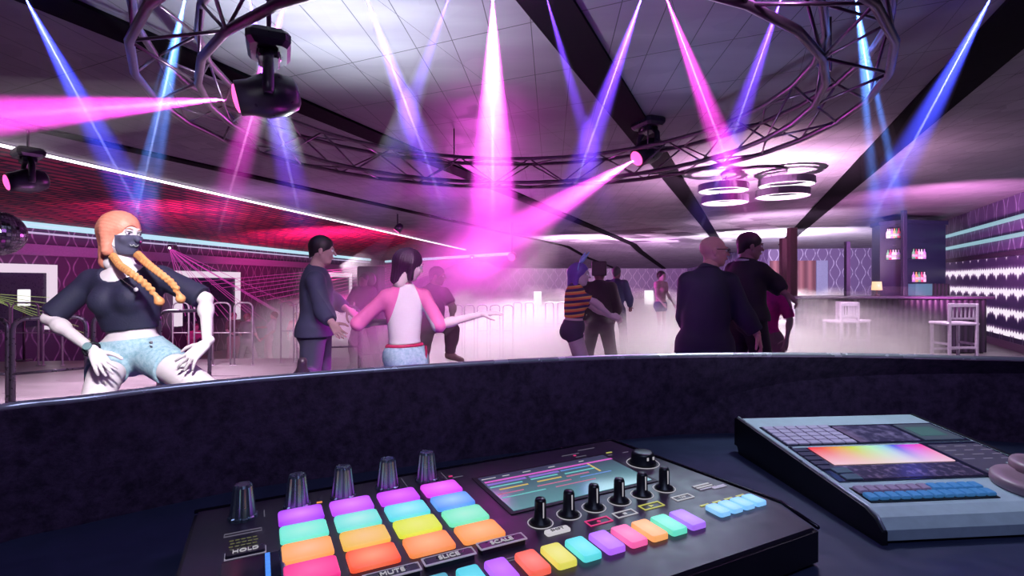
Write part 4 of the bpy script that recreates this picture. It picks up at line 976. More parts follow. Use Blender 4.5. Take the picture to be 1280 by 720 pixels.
    def top(s,name,mat,off=.010,sleeve=.9,hem=1.0,neck=.075,grow=.006,flare=0.,res=None,label=None,drop=0.,arms='LR',zhem=None):
        J=s.J; up,x,fr,x2,fr2=s.tframe(); hp=J['neck']+(J['pelvis']-J['neck'])*hem
        def f(p):
            d=s.torso(p,off,flare)
            if drop: 
                for sd in 'LR': d=smin(d,rc(p,J['hip'+sd],J['hip'+sd]+(J['kn'+sd]-J['hip'+sd])*drop,.098*s.sc+off+flare,.10*s.sc+off+flare),.05)
            d=smin(d,rc(p,J['neck']-up*.04,J['neck']+up*.015,.085*s.sc,.055*s.sc+off),.04)
            d=np.maximum(d,-(p-hp)@up) if not drop else np.maximum(d,hp[2]-drop*.45-p[:,2])
            for sd in arms: d=smin(d,s.arm(p,sd,off,sleeve,grow),.03)
            if neck: d=np.maximum(d,-ell(p,J['neck']+up*.045+fr*.035,np.array([neck,neck,neck])))
            return d
        return s.add(name,f,['neck','shL','shR','elL','elR','wrL','wrR','hipL','hipR','pelvis'],.22*s.sc+drop*.3,mat,res,label)
    def bottom(s,name,mat,off=.010,legs=2.,waist=.85,grow=.012,res=None,label=None):
        J=s.J; up,x,fr,x2,fr2=s.tframe(); wp=J['neck']+(J['pelvis']-J['neck'])*waist
        def f(p):
            d=s.torso(p,off); l=np.minimum(s.leg(p,'L',off,legs,grow),s.leg(p,'R',off,legs,grow))
            d=smin(d,l,.03 if legs>.5 else .015)
            return np.maximum(d,(p-wp)@up)
        return s.add(name,f,['hipL','hipR','pelvis','knL','knR','anL','anR'],.22*s.sc,mat,res,label)
    def shoes(s,mat,label=None):
        J=s.J;k=s.sc
        for sd in 'LR':
            a=J['an'+sd];t=J['toe'+sd]; h=a-(t-a)*.28-np.array([0,0,.0])
            def f(p,a=a,t=t,h=h):
                dn=nrm(np.array([0,0,-1.])); g_=(a-t); 
                d=rc(p,a,a+(t-a)*.2,.046*k,.044*k); d=smin(d,rc(p,h*.5+a*.5-(a-s.J['kn'+sd])*0,t,.040*k,.034*k),.03); return d
            sdfmesh('shoe',[(f,np.minimum(a,t)-.14,np.maximum(a,t)+.14,max(s.res*.8,.007))],mat,s.root,s.org)
    def face(s,brow=(.05,.03,.04),lip=(.6,.2,.3),eyes=True,lips=True):
        k=s.sc; H_=s.H; c=s.hc
        W=lambda v: (np.array(v)*k)@H_+c-s.org
        for sg in (-1,1):
            q=MB(); q.lathe([(.0115*k*math.sin(math.pi*j/8)+1e-5,-.0115*k*math.cos(math.pi*j/8)) for j in range(9)],W((sg*.031,.0775,.006)),12,H_[1]); q.build('eye',M('eye_white',(.85,.82,.86),.2),s.root)
            q=MB(); q.lathe([(.0058*k,0),(.0050*k,.0016*k),(.001,.0024*k)],W((sg*.031,.0884,.005)),12,H_[1]); q.build('iris',M('iris_violet',(.12,.07,.16),.2),s.root)
            q=MB(); q.tube([W((sg*.014,.0885,.011)),W((sg*.024,.0905,.0145)),W((sg*.036,.0885,.0145)),W((sg*.048,.0795,.010))],[.0012*k,.002*k,.0022*k,.001*k],6); q.build('eyelash',M('lash',(.02,.01,.02),.5),s.root)
            q=MB(); q.tube([W((sg*.014,.0915,.026)),W((sg*.030,.0915,.031)),W((sg*.048,.078,.028))],[.002*k,.003*k,.0012*k],6); q.build('eyebrow',M('brow_%02d'%int(brow[0]*99),brow,.7),s.root)
        if lips:
            q=MB(); q.tube([W((-.020,.086,-.053)),W((-.008,.0945,-.051)),W((.008,.0945,-.051)),W((.020,.086,-.053))],[.0015*k,.0042*k,.0042*k,.0015*k],8)
            q.tube([W((-.017,.086,-.055)),W((0,.0945,-.0585)),W((.017,.086,-.055))],[.001*k,.0045*k,.001*k],8); q.build('lips',M('lip_%02d'%int(lip[0]*99),lip,.35),s.root)
    def hair(s,style,mat,res=None):
        k=s.sc; c=s.hc; H_=s.H
        def f(p):
            q=(p-c)@H_.T/k
            d=ell(q,np.array([0,-.020,.034]),(.086,.106,.092))
            if style=='short':
                d=ell(q,np.array([0,-.016,.034]),(.081,.101,.091))
                d=smin(d,rc(q,np.array([0,-.058,-.02]),np.array([0,-.058,-.062]),.046,.040),.02)
                for sg in (-1,1): d=smin(d,rc(q,np.array([sg*.066,.012,.0]),np.array([sg*.069,.014,-.022]),.012,.008),.01)
                cut=-.075+(q[:,1]+.09)*.62
                d=np.maximum(d,cut-q[:,2]) ; d=d-.0015*np.abs(np.sin(q[:,0]*160+q[:,1]*90))
                d=np.maximum(d,-(ell(q,np.array([0,.09,.0]),(.062,.06,.052))))
                return d*k
            if style=='flattop':
                d=np.maximum(np.max(np.abs(q-np.array([0,-.01,.06]))-np.array([.10,.105,.10]),axis=1),-ell(q,np.array([0,.10,-.02]),(.08,.05,.075))); return d*k
            if style in('bob','long','long2','bun'):
                lowz={'bob':-.13,'long':-.26,'long2':-.30,'bun':-.06}[style]
                for sg in (-1,1): d=smin(d,rc(q,np.array([sg*.066,-.02,.0]),np.array([sg*.070,.005 if style=='bob' else -.03,lowz+.03]),.030,.022),.03)
                d=smin(d,rc(q,np.array([0,-.075,.0]),np.array([0,-.075,lowz]),.055,.040),.05)
                d=np.maximum(d,-ell(q,np.array([0,.105,-.03]),(.064,.062,.088) if style=='bob' else (.082,.088,.092)))
                d=np.maximum(d,-ell(q,np.array([0,.05,-.10]),(.050,.06,.07)))
                if style=='bob': d=d+.0025*np.sin(np.arctan2(q[:,0],q[:,1]+.03)*34)
                return d*k
            if style=='braided':
                for sg in (-1,1): d=smin(d,rc(q,np.array([sg*.062,-.015,.02]),np.array([sg*.066,-.005,-.09]),.034,.028),.03)
                d=smin(d,rc(q,np.array([0,-.075,.0]),np.array([0,-.065,-.145]),.052,.052),.05)
                d=np.maximum(d,-ell(q,np.array([.012,.108,-.022]),(.060,.062,.076)))
                d=np.maximum(d,-ell(q,np.array([0,.06,-.10]),(.052,.07,.08)))
                return (d+.0006*np.sin(np.arctan2(q[:,0],q[:,2]-.0)*34))*k
            return d*k
        r=np.array([.17,.17,.2])*k; lo=s.hc-r; hi=s.hc+r
        if style.startswith('long'): lo=lo-np.array([0,0,.2*k])
        return sdfmesh('hair',[(f,lo,hi,res or s.hres)],mat,s.root,s.org)
    def local(s,v): return Vector((np.array(v)*s.sc)@s.H+s.hc-s.org)
def pj(Y,**kw):
    """joints from photo columns/rows at depth Y (+dy)"""
    J={}
    for k,v in kw.items():
        J[k]=P(v[0],v[1],Y+(v[2] if len(v)>2 else 0))
    return J
NAVY=M('cloth_navy',(.016,.022,.055),.75,bs=.2,scale=120); BLK=M('cloth_black',(.010,.010,.020),.7,bs=.2,scale=120)
g=NG('denim_light'); nz=g.noise(g.obj(),45,5,.7); DEN=g.bsdf(g.mix(g.ramp(nz,.35,.7),(.26,.50,.60),(.56,.76,.84)),.8,0,bump=nz,bs=.4,bd=.004)
ORH=M('hair_orange',(.85,.31,.21),.42,bs=.6,scale=40); ORB=M('braid_orange',(.86,.38,.14),.45,bs=.5,scale=90)
# ---------------- red-haired dancer
Y=2.7
J=pj(Y,head=(152,293),neck=(157,343),shR=(114,352,.0),shL=(203,347,.03),elR=(62,398,-.08),elL=(257,374,.02),wrR=(118,439,-.30),wrL=(259,428,-.24),
     hipR=(141,447,-.02),hipL=(191,444,-.02),knR=(112,522,-.42),knL=(283,505,-.34),pelvis=(166,434,0))
PODZ=.36
def foot(J,anR,anL,tR,tL): J['anR']=Vector(anR);J['anL']=Vector(anL);J['toeR']=Vector(tR);J['toeL']=Vector(tL)
kR,kL=J['knR'],J['knL']
foot(J,(kR.x-.06,kR.y+.12,PODZ+.09),(kL.x+.02,kL.y+.12,PODZ+.09),(kR.x-.10,kR.y-.03,PODZ+.035),(kL.x+.06,kL.y-.03,PODZ+.035))
pod=thing('dance_podium','low round podium hidden behind the booth under the red-haired dancer','podium',(-1.9,2.45,0))
q=MB(); q.lathe([(.80,0),(.80,PODZ-.03),(.82,PODZ-.03),(.82,PODZ)],(0,0,0),48,sm=False); q.build('drum',M('podium_plum',(.06,.03,.08),.5),pod)
r1=Fig(J,'red-haired woman in black crop top, denim shorts and face mask squatting beside the barriers','f',1.0,'white',(.84,.76,.80),.0095,.0038,hf=(.97,-.24,-.06),hu=(.03,0,1),z=PODZ,
  hands={'R':dict(dir=(.62,-.42,-.45),back=(.1,-.75,.6),thumb=(.6,-.2,.6),curl=.42,spread=.25),'L':dict(dir=(-.45,-.35,-.55),back=(.2,-.8,.5),thumb=(-.5,-.1,.7),curl=.22,spread=.45)})
TEE=M('tee_midnight',(.017,.018,.050),.7,bs=.2,scale=90)
r1.top('crop_top',TEE,.013,.92,.76,.104,.016,res=.009)
o=r1.bottom('denim_shorts',DEN,.012,.30,.88,.006,res=.008)
r1.shoes(M('shoe_white',(.7,.65,.7),.5)); r1.face((.6,.25,.15),(.7,.3,.35),lips=False)
r1.hair('braided',ORH)
def masksdf(p):
    q=(p-r1.hc)@r1.H.T; d=head_fn(r1.hc,r1.H,1.0)(p)-.0035
    d=np.maximum(d,q[:,2]-(.000-.10*np.abs(q[:,0]))); d=np.maximum(d,-.106-q[:,2]); return np.maximum(d,.034-q[:,1]+.0*q[:,2])
rr=np.array([.13,.13,.13]); mk=sdfmesh('face_mask',[(masksdf,r1.hc-rr,r1.hc+rr,.0032)],M('mask_slate',(.085,.085,.15),.7),r1.root,r1.org)
q=MB()
for sg in (-1,1): q.tube([r1.local((sg*.060,.040,-.012)),r1.local((sg*.074,.012,.004)),r1.local((sg*.078,-.008,.012))],.0013,5); q.tube([r1.local((sg*.056,.038,-.075)),r1.local((sg*.072,.008,-.05)),r1.local((sg*.078,-.010,-.03))],.0013,5)
q.build('ear_loop',M('loop_dark',(.02,.02,.04),.6),mk)
def onface(x,z,off=.005):
    f=head_fn(r1.hc,r1.H,1.0); y=.14
    for _ in range(60):
        d=float(f((r1.hc+np.array([x,y,z])@r1.H)[None])[0])
        if d<.0005: break
        y-=max(d,.0005)
    return r1.local((x,y+off,z))
q=MB(); q.tube([onface(-.014+.026*t/8,-.050-.010*math.sin(math.pi*t/8)) for t in range(9)],.0017,6); q.tube([onface(.013+.012*t/6,-.050-.007*math.sin(math.pi*t/6)) for t in range(7)],.0017,6); q.build('smile_print',glow('smile_white',(.8,.8,.85),.6),mk)  # printed smile given a glow of its own
q=MB(); c_=onface(-.034,-.034,.003); n_=Vector(r1.H.T@np.array([-.45,.9,0])); q.lathe([(.008,-.002),(.007,.002),(.001,.003)],c_,12,n_); q.build('blush_print',M('blush',(.75,.08,.45),.6),mk)
# braids
def braid(pts,label):
    pts=[A3(P(*a)) for a in pts]; q=[]; n=19; cum=[0]
    for a,b in zip(pts[:-1],pts[1:]): cum.append(cum[-1]+np.linalg.norm(b-a))
    cs=[np.array([np.interp(t*cum[-1],cum,[p[i] for p in pts]) for i in range(3)]) for t in np.linspace(0,1,n*2)]
    def f(p):
        d=None
        for i,c in enumerate(cs[:-5]):
            t=nrm(cs[i+1]-c); u=nrm(np.cross(t,(0,1,0))); sd=u*(.0065 if i%2 else -.0065); r=.0155*(1-.25*i/len(cs))
            e=rc(p,c+sd-t*.004,c-sd*.5+t*.012,r,r*.7); d=e if d is None else smin(d,e,.0025)
        e=rc(p,cs[-5],cs[-2],.010,.022); e=smin(e,rc(p,cs[-2],cs[-1]+nrm(cs[-1]-cs[-2])*.01,.020,.004),.01); return smin(d,e,.004)
    lo=np.min(cs,0)-.05;hi=np.max(cs,0)+.05
    o=sdfmesh('braid',[(f,lo,hi,.0042)],ORB,r1.root,r1.org); o['label']=label
braid([(143,322,-.06),(150,335,-.13),(160,343,-.17),(172,352,-.19),(184,362,-.18),(193,372,-.15),(200,381,-.13)] and [(141,320,2.64),(150,332,2.56),(163,341,2.50),(176,350,2.49),(187,360,2.50),(194,368,2.51),(201,380,2.53)],'thick orange braid on the near shoulder')
braid([(172,318,2.62),(180,326,2.56),(191,335,2.54),(203,344,2.53),(213,352,2.54),(220,360,2.55),(227,376,2.57)],'orange braid on the far shoulder')
# watch, necklace, earring
w=r1.J['wrR']; dd=nrm(r1.J['elR']-w); c_=w+dd*.03; q=MB(); 
u_=nrm(np.cross(dd,(0,0,1))); v_=np.cross(dd,u_)
q.tube([Vector(c_+.031*(u_*math.cos(a)+v_*math.sin(a))-r1.org) for a in [2*math.pi*k/20 for k in range(20)]],.007,6,closed=True); wt=q.build('watch_strap',BLK,r1.root)
q=MB(); fc=nrm(np.array([.15,-.85,.5])); q.lathe([(.018,0),(.018,.006),(.014,.0075)],Vector(c_+fc*.034-r1.org),20,fc); q.build('watch_face',glow('watch_teal',(.30,.55,.65),.6),wt)
q=MB(); q.tube([Vector(A3(P(*a))-r1.org) for a in ((146,341,2.60),(153,350,2.565),(168,361,2.535),(171,358,2.53),(173,346,2.57))],.0016,5); ne=q.build('necklace',M('silver',(.8,.8,.85),.2,.8),r1.root)
q=MB(); q.lathe([(.010,-.003),(.010,.003)],Vector(A3(P(170,362,2.525))-r1.org),14,(0,-1,0)); q.build('pendant',M('pearl',(.85,.82,.88),.25),ne)
q=MB(); q.tube([r1.local((-.082+.0,-.008+.009*math.cos(a),-.042+.009*math.sin(a))) for a in [2*math.pi*k/14 for k in range(14)]],.0014,5,closed=True); q.build('earring',M('silver',(.8,.8,.85),.2,.8),r1.root)
# shorts details
q=MB(); c_=A3(P(189,428,2.56)); q.lathe([(.008,0),(.007,.004)],Vector(c_-r1.org),12,(0,-1,.1)); q.build('shorts_button',M('steel_button',(.5,.5,.55),.3,.8),o)
# ---------------- woman with pink sleeves
Y=3.75
J=pj(Y,head=(512,331),neck=(505,361),shL=(482,372,-.06),shR=(530,371,.06),elL=(448,404,-.05),elR=(549,406,-.12),wrL=(484,402,.20),wrR=(601,393,-.05),hipL=(497,446,-.04),hipR=(517,447,.04),pelvis=(506,440),knL=(500,520,-.02),knR=(525,520,.06))
foot(J,(.0,0,0),(0,0,0),(0,0,0),(0,0,0))
for s_,dx in (('L',-.06),('R',.08)):
    k=J['kn'+s_]; J['an'+s_]=Vector((k.x+dx*.3,k.y-.05,.09)); J['toe'+s_]=Vector((k.x+.12+dx*.3,k.y+.02,.035))
w3=Fig(J,'dark-haired woman with a bob in a white top with pink sleeves, arms held out','f',.98,'rosy',(.82,.66,.70),.010,.0045,hf=(.80,.55,-.25),hu=(.1,0,1),
  hands={'R':dict(dir=(1,0,.12),back=(0,-.3,1),thumb=(0,-1,.1),curl=.15),'L':dict(curl=.4)})
g=NG('raglan_top'); x,y,z=g.sep(g.obj()); NGR=g
up,xx,fr,_,_=w3.tframe()
ofs=float((w3.J['neck']-w3.org)@xx); lat=g.mth('ABSOLUTE',g.mth('SUBTRACT',g.mth('ADD',g.mth('MULTIPLY',x,float(xx[0])),g.mth('MULTIPLY',y,float(xx[1]))),ofs*.8)); zn=float(w3.J['neck'][2])
pk=g.mth('GREATER_THAN',g.mth('SUBTRACT',lat,g.mth('MULTIPLY',g.mth('SUBTRACT',zn,z),.30)),.062)
RAG=g.bsdf(g.mix(pk,(.86,.84,.88),(.88,.20,.52)),.75,0,bump=g.noise(g.obj(),14,3),bs=.3,bd=.01)
w3.top('raglan_top',RAG,.010,1.02,.86,.055,.010,res=.009); w3.bottom('jeans',DEN,.012,2.,.90,.010)
up,x_,fr,x2,fr2=w3.tframe(); wp=w3.J['neck']+(w3.J['pelvis']-w3.J['neck'])*.885
def beltf(p): return np.maximum(np.maximum(w3.torso(p,.018),np.abs((p-wp)@up)-.010),-9)
w3.add('belt',beltf,['pelvis','hipL','hipR'],.24,M('belt_red',(.55,.03,.12),.45),.007)
q=MB(); bp=P(532,432,3.75); q.tube([bp-Vector(w3.org),P(533,440,3.72)-Vector(w3.org),P(532,452,3.72)-Vector(w3.org)],.008,6); q.build('belt_end',M('belt_red',(.55,.03,.12),.45),w3.root)
w3.hair('bob',M('hair_plum',(.045,.012,.045),.4,bs=.5,scale=60)); w3.face(); w3.shoes(BLK)
def neckring(F_,mat,r=.062,dz=.0): 
    up,x_,fr,_,_=F_.tframe(); c_=F_.J['neck']+up*(.018+dz); q=MB(); q.tube([Vector(c_+r*F_.sc*(x_*math.cos(a)+fr*math.sin(a))+up*(-.02*math.sin(a))-F_.org) for a in [2*math.pi*k/24 for k in range(24)]],.011,6,closed=True); q.build('collar',mat,F_.root)
neckring(w3,M('collar_pink',(.80,.30,.52),.7),.056)
# ---------------- tall dark man
def floorfeet(J,fx=.0,fy=-.03,tx=.15,ty=0.,z=0.):
    for s_ in 'LR':
        if 'an'+s_ not in J: k=J['kn'+s_]; J['an'+s_]=Vector((k.x+fx,k.y+fy,z+.09)); 
        a=J['an'+s_]
        if 'toe'+s_ not in J: J['toe'+s_]=Vector((a.x+tx,a.y+ty,a.z-.055))
Y=4.4
J=pj(Y,head=(403,313),neck=(394,340),shL=(391,349,.16),shR=(394,350,-.17),elL=(414,374,.20),elR=(404,388,-.22),wrL=(433,386,.10),wrR=(415,404,-.30),hipL=(399,412,.09),hipR=(393,412,-.09),pelvis=(396,405),knL=(401,480,.08),knR=(386,478,-.12))
J['anL']=P(397,552,Y+.05); J['anR']=P(377,470,Y-.47); J['toeR']=P(378,452,Y-.53)
floorfeet(J)
m=Fig(J,'tall man in dark blue tunic and trousers facing right with one foot kicked back','m',1.03,'tan',(.42,.25,.27),.012,.0055,hf=(.93,.30,-.12),
  hands={'L':dict(dir=(.8,-.2,-.5),back=(-.2,-.3,.9),thumb=(0,-1,0),curl=.3),'R':dict(curl=.5)},build=1.02)
m.top('tunic',M('cloth_dusk',(.030,.030,.075),.8,bs=.2,scale=90),.016,1.85,1.0,.05,.010,.02,drop=.22); m.bottom('trousers',M('cloth_dusk2',(.036,.034,.075),.8),.014,1.95,.88,.022)
m.hair('short',M('hair_black',(.012,.008,.012),.5)); m.face(); m.shoes(M('shoe_dark',(.05,.03,.05),.4))
# ---------------- lunging man in tee
Y=6.4
J=pj(Y,head=(547,345),neck=(541,361),shL=(528,366,.05),shR=(556,366,-.05),elL=(522,384,.08),elR=(566,384,-.08),wrL=(531,398,.1),wrR=(565,396,-.28),hipL=(536,404,.05),hipR=(548,404,-.05),pelvis=(541,400),knR=(566,412,-.22),knL=(530,436,.1))
J['anR']=P(562,444,Y-.22);J['toeR']=P(577,450,Y-.25);J['anL']=P(524,492,Y+.2)
floorfeet(J)
m=Fig(J,'man in a dark magenta t-shirt with one knee raised behind the woman in pink sleeves','m',.98,'brown',(.40,.22,.25),.013,.006,hf=(.95,-.05,-.1),build=1.05)
m.top('t_shirt',M('tee_plum',(.10,.02,.11),.7),.012,.75,1.05,.05,.014); m.bottom('trousers',M('trouser_mauve',(.12,.06,.10),.8),.014,1.9,.9,.015); m.hair('short',M('hair_black',(.012,.008,.012),.5)); m.face(); m.shoes(M('boot_brown',(.20,.10,.11),.5))
# ---------------- striped dancer with rabbit ears
Y=5.33
J=pj(Y,head=(725,343),neck=(719,361),shL=(715,366,.13),shR=(722,369,-.13),elL=(744,386,.16),elR=(744,378,-.16),wrL=(764,396,.05),wrR=(763,394,-.12),hipL=(716,414,.08),hipR=(716,414,-.08),pelvis=(717,406),knL=(728,462,.07),knR=(734,462,-.10))
J['anL']=P(716,515,Y+.06);J['anR']=P(722,515,Y-.08); floorfeet(J)
wst=Fig(J,'woman with blue rabbit ears, violet hair, striped crop top and dark shorts','f',1.0,'lav',(.66,.50,.58),.011,.005,hf=(.97,-.30,-.08),hu=(.12,0,1),hands={'R':dict(dir=(1,0,-.3),back=(0,-.7,.6),thumb=(0,0,1),curl=1.2),'L':dict(dir=(1,0,-.3),back=(0,.7,.6),curl=1.1)})
g=NG('striped_jersey'); x,y,z=g.sep(g.obj()); fr_=g.mth('FRACT',g.mth('MULTIPLY',g.mth('ADD',z,g.mth('MULTIPLY',x,-.12)),17)); 
c1=g.mix(g.mth('GREATER_THAN',fr_,.28),(.80,.20,.08),(.80,.50,.12)); c2=g.mix(g.mth('GREATER_THAN',fr_,.52),c1,(.05,.025,.11)); STR=g.bsdf(c2,.75)
wst.top('striped_crop_top',STR,.012,.72,.80,.06,.010,res=.009); wst.bottom('shorts',M('shorts_slate',(.045,.03,.07),.7),.008,.22,.86,.003,res=.009)
wst.hair('long',M('hair_violet',(.16,.07,.40),.45,bs=.5,scale=60)); wst.face((.1,.05,.2)); wst.shoes(BLK)
EARM=M('ear_blue',(.25,.40,.75),.5)
for (dx,lean) in ((-.018,.030),(.025,.085)):
    a=wst.local((dx,-.01,.11)); b=wst.local((dx*1.5,-.01+lean*.6,.175)); c_=wst.local((dx*2,.0+lean,.235)); q=MB(); q.tube([a,(a+b)/2,b,c_],[.012,.022,.020,.004],10); q.build('rabbit_ear',EARM,wst.root)
q=MB(); q.tube([wst.local((.090*math.sin(a),-.01,.03+.098*math.cos(a))) for a in np.linspace(-1.5,1.5,14)],.006,6); q.build('headband',EARM,wst.root)
# ---------------- bald man
Y=4.1
J=pj(Y,head=(893,314),neck=(885,341),shL=(860,353,.05),shR=(911,353,-.02),elL=(858,396,.12),elR=(926,390,-.02),wrL=(870,420,.28),wrR=(946,417,-.06),hipL=(866,432,.02),hipR=(895,432,-.02),pelvis=(881,424),knL=(860,495,.0),knR=(905,495,.03))
floorfeet(J,tx=.05,ty=.14)
bm=Fig(J,'bald man with glasses in a dark suit seen from behind, head turned right','m',1.04,'ruddy',(.62,.34,.33),.012,.005,hf=(.98,-.14,-.05),hands={'R':dict(dir=(.25,-.15,-.95),back=(.8,-.4,.2),thumb=(-.6,.3,0),curl=.35)},build=1.10)
SUIT=M('suit_midnight',(.014,.016,.042),.75,bs=.15,scale=120)
bm.top('suit_jacket',SUIT,.020,1.93,1.0,.0,.014,.015,drop=.26); bm.bottom('trousers',SUIT,.014,1.97,.9,.022); bm.face((.3,.15,.12)); bm.shoes(BLK)
neckring(bm,SUIT,.070,.012)
q=MB()
for sg in (-1,1):
    q.tube([bm.local((sg*.077,.0,.012)),bm.local((sg*.072,.06,.014)),bm.local((sg*.056,.096,.012))],.0028,5)
    q.tube([bm.local((sg*.032+.022*math.cos(a),.100,.006+.016*math.sin(a))) for a in [2*math.pi*k/16 for k in range(16)]],.0022,5,closed=True)
q.tube([bm.local((-.011,.104,.010)),bm.local((.011,.104,.010))],.002,5); q.build('glasses',BLACK,bm.root)
# ---------------- man in suit walking right
Y=4.6
J=pj(Y,head=(938,308),neck=(931,333),shL=(917,338,.14),shR=(951,339,-.10),elL=(915,375,.18),elR=(962,362,-.22),wrL=(913,412,.10),wrR=(980,366,-.12),hipL=(927,398,.07),hipR=(941,398,-.07),pelvis=(934,391),knL=(919,450,.06),knR=(953,450,-.10))
J['anL']=P(900,528,Y+.1);J['anR']=P(958,535,Y-.1); floorfeet(J,ty=.03)
J['elR']=P(966,352,Y-.05)
mw=Fig(J,'dark-haired man in a dark suit walking right with his hand held out near the bar','m',1.05,'deep',(.30,.16,.20),.012,.0055,hf=(.98,-.10,-.10),hands={'R':dict(dir=(.7,-.1,-.5),back=(.5,-.6,.6),thumb=(-.2,-1,0),curl=.55),'L':dict(dir=(.2,0,-1),curl=.4)},build=1.05)
SU2=M('suit_black_plum',(.014,.009,.024),.75,bs=.15,scale=120)
mw.top('suit_jacket',SU2,.018,1.9,1.0,.0,.012,.012,drop=.14); mw.bottom('trousers',SU2,.014,1.97,.9,.020); mw.hair('short',M('hair_darkplum',(.02,.008,.02),.5)); mw.face(); mw.shoes(BLK)
neckring(mw,M('collar_white',(.6,.6,.75),.6),.070,.022)
# ---------------- generic standing figures
def stand(px,ptop,Y,h,fz,label,sex,topc,botc,hairc,hstyle='short',face=(1,0,0),skin=('far',(.5,.33,.38)),res=.02,sleeve=.9,legs=1.95,lean=0.,arm=0.,gap=.13,group=None,build=1.,drop=0.,bent=0.):
    k=h/1.74; X=(px-640)/F*Y; f=np.array(face,float); f/=np.linalg.norm(f); r=np.array([f[1],-f[0],0]) # person's right
    def q_(fw,rt,up): return Vector((X+(f[0]*fw+r[0]*rt)*k,Y+(f[1]*fw+r[1]*rt)*k,fz+up*k))
    J=dict(head=q_(.03+lean*1.2,0,1.615-bent),neck=q_(lean,0,1.45-bent),shR=q_(lean,.17,1.42-bent),shL=q_(lean,-.17,1.42-bent),elR=q_(.05+lean+arm*.15,.24,1.15-bent+arm*.1),elL=q_(.02+lean,-.25,1.15-bent),wrR=q_(.2+arm*.3,.20,.98-bent+arm*.3),wrL=q_(.18,-.24,.95-bent),
      hipR=q_(0,.085,.92-bent),hipL=q_(0,-.085,.92-bent),pelvis=q_(0,0,.97-bent),knR=q_(.04+bent*.6,gap,.50-bent*.4),knL=q_(.02+bent*.6,-gap,.50-bent*.4),anR=q_(-.02,gap+.02,.09),anL=q_(-.05,-gap-.04,.09),toeR=q_(.13,gap+.03,.035),toeL=q_(.10,-gap-.06,.035))
    F_=Fig(J,label,sex,k,skin[0],skin[1],res,max(.008,res*.6),hf=tuple(f),z=fz,group=group,build=build)
    F_.top('top',M('cl_%s'%label[:22],topc,.75),.014,sleeve,1.0 if not drop else 1.0,.0,.012,res=res*.9,drop=drop)
    F_.bottom('trousers' if legs>1 else 'shorts',M('cb_%s'%label[:22],botc,.75),.014,legs,.88,.012,res=res*.9); F_.shoes(BLK)
    if hstyle: F_.hair(hstyle,M('hr_%s'%label[:22],hairc,.5),res*.6)
    return F_
stand(749,322,7.0,1.72,0,'large dark man with a tall square-cut block of hair behind the striped dancer','m',(.03,.010,.03),(.035,.015,.04),(.035,.010,.03),'flattop',(.2,1,0),('dk',(.2,.08,.12)),.018,build=1.12,gap=.16,drop=.15,sleeve=1.9)
stand(770,333,9.6,1.76,0,'man in a violet shirt between the large dark man and the far dancer','m',(.018,.014,.07),(.02,.012,.04),(.02,.01,.03),'short',(.5,.8,0),('dk',(.25,.12,.18)),.022,sleeve=1.9)
stand(826,335,12.0,1.72,0,'far dark-haired woman in a pale pink top and blue shorts standing in the fog','f',(.70,.45,.55),(.12,.14,.32),(.02,.01,.02),'bun',(.6,-.8,0),('rosy',(.8,.6,.65)),.022,legs=.35,sleeve=.4,gap=.08)
stand(958,338,5.6,1.62,0,'woman in a magenta top half hidden behind the man in the walking suit','f',(.75,.03,.35),(.30,.15,.22),(.03,.01,.02),'bun',(-.6,-.8,0),('rosy2',(.62,.40,.42)),.018,legs=.5,sleeve=.9)
stand(455,345,8.6,1.62,0,'man in dark clothes with legs apart behind the arm of the tall dark man','m',(.05,.015,.07),(.05,.02,.07),(.02,.01,.03),'short',(-.2,-1,0),('dk',(.2,.08,.12)),.02,gap=.2,arm=.4,sleeve=1.9)
for (px,Y,h,tc,bc,lb,fc,kw) in (
  (240,15.5,1.55,(.75,.10,.35),(.45,.2,.4),'small far dancer in bright pink top crouching behind the hand of the red-haired dancer',(.8,-.5,0),dict(bent=.28,lean=.2)),
  (292,15.0,1.66,(.10,.01,.05),(.50,.16,.28),'small far dancer in dark red top in the sunken hall right of the red-haired dancer',(.7,-.6,0),dict(arm=.5)),
  (309,14.2,1.68,(.20,.13,.18),(.25,.15,.22),'small far dancer in grey clothes standing with legs wide in the sunken hall',(.3,1,0),dict(gap=.24)),
  (336,15.2,1.66,(.70,.45,.62),(.50,.15,.28),'small far dancer in pale top leaning back in the sunken hall',(-.8,-.5,0),dict(lean=-.14,arm=.9,gap=.22)),
  (371,15.0,1.66,(.85,.18,.38),(.40,.14,.25),'small far dancer in hot pink top touching the outline of the tall dark man',(-.4,.9,0),dict(arm=.3))):
    stand(px,380,Y,h,PIT,lb,'f' if px!=309 else 'm',tc,bc,(.25,.03,.08),'bun',fc,('pinkfar',(.75,.32,.42)),.026,group=None,**kw)
# ================================================================ FOG ON THE FLOOR
g=NG('low_fog'); p=g.pos(); x,y,z=g.sep(p)
mp=g.n('ShaderNodeMapping'); g.put(mp.inputs[0],p); mp.inputs['Scale'].default_value=(1,.6,1.4)
nz=g.noise(mp.outputs[0],.9,4)
top=g.mth('ADD',.95,g.mth('MULTIPLY',g.mth('SUBTRACT',nz,.5),2.2))
hgt=g.ramp(g.mth('SUBTRACT',top,z),0,.75)
ex=g.mth('MULTIPLY',g.mth('POWER',g.ramp(g.mth('DIVIDE',x,y),-.62,-.20),2.0),g.ramp(g.mth('DIVIDE',x,y),.86,.66))
ey=g.mth('MULTIPLY',g.ramp(y,5.0,7.0),g.ramp(y,24,18))
dn=g.mth('MULTIPLY',g.mth('MULTIPLY',hgt,ex),g.mth('MULTIPLY',ey,1.0))
v=g.n('ShaderNodeVolumeScatter'); v.inputs['Color'].default_value=(1,.97,.99,1); g.put(v.inputs['Density'],dn); v.inputs['Anisotropy'].default_value=.1
g.t.links.new(v.outputs[0],g.out.inputs['Volume'])
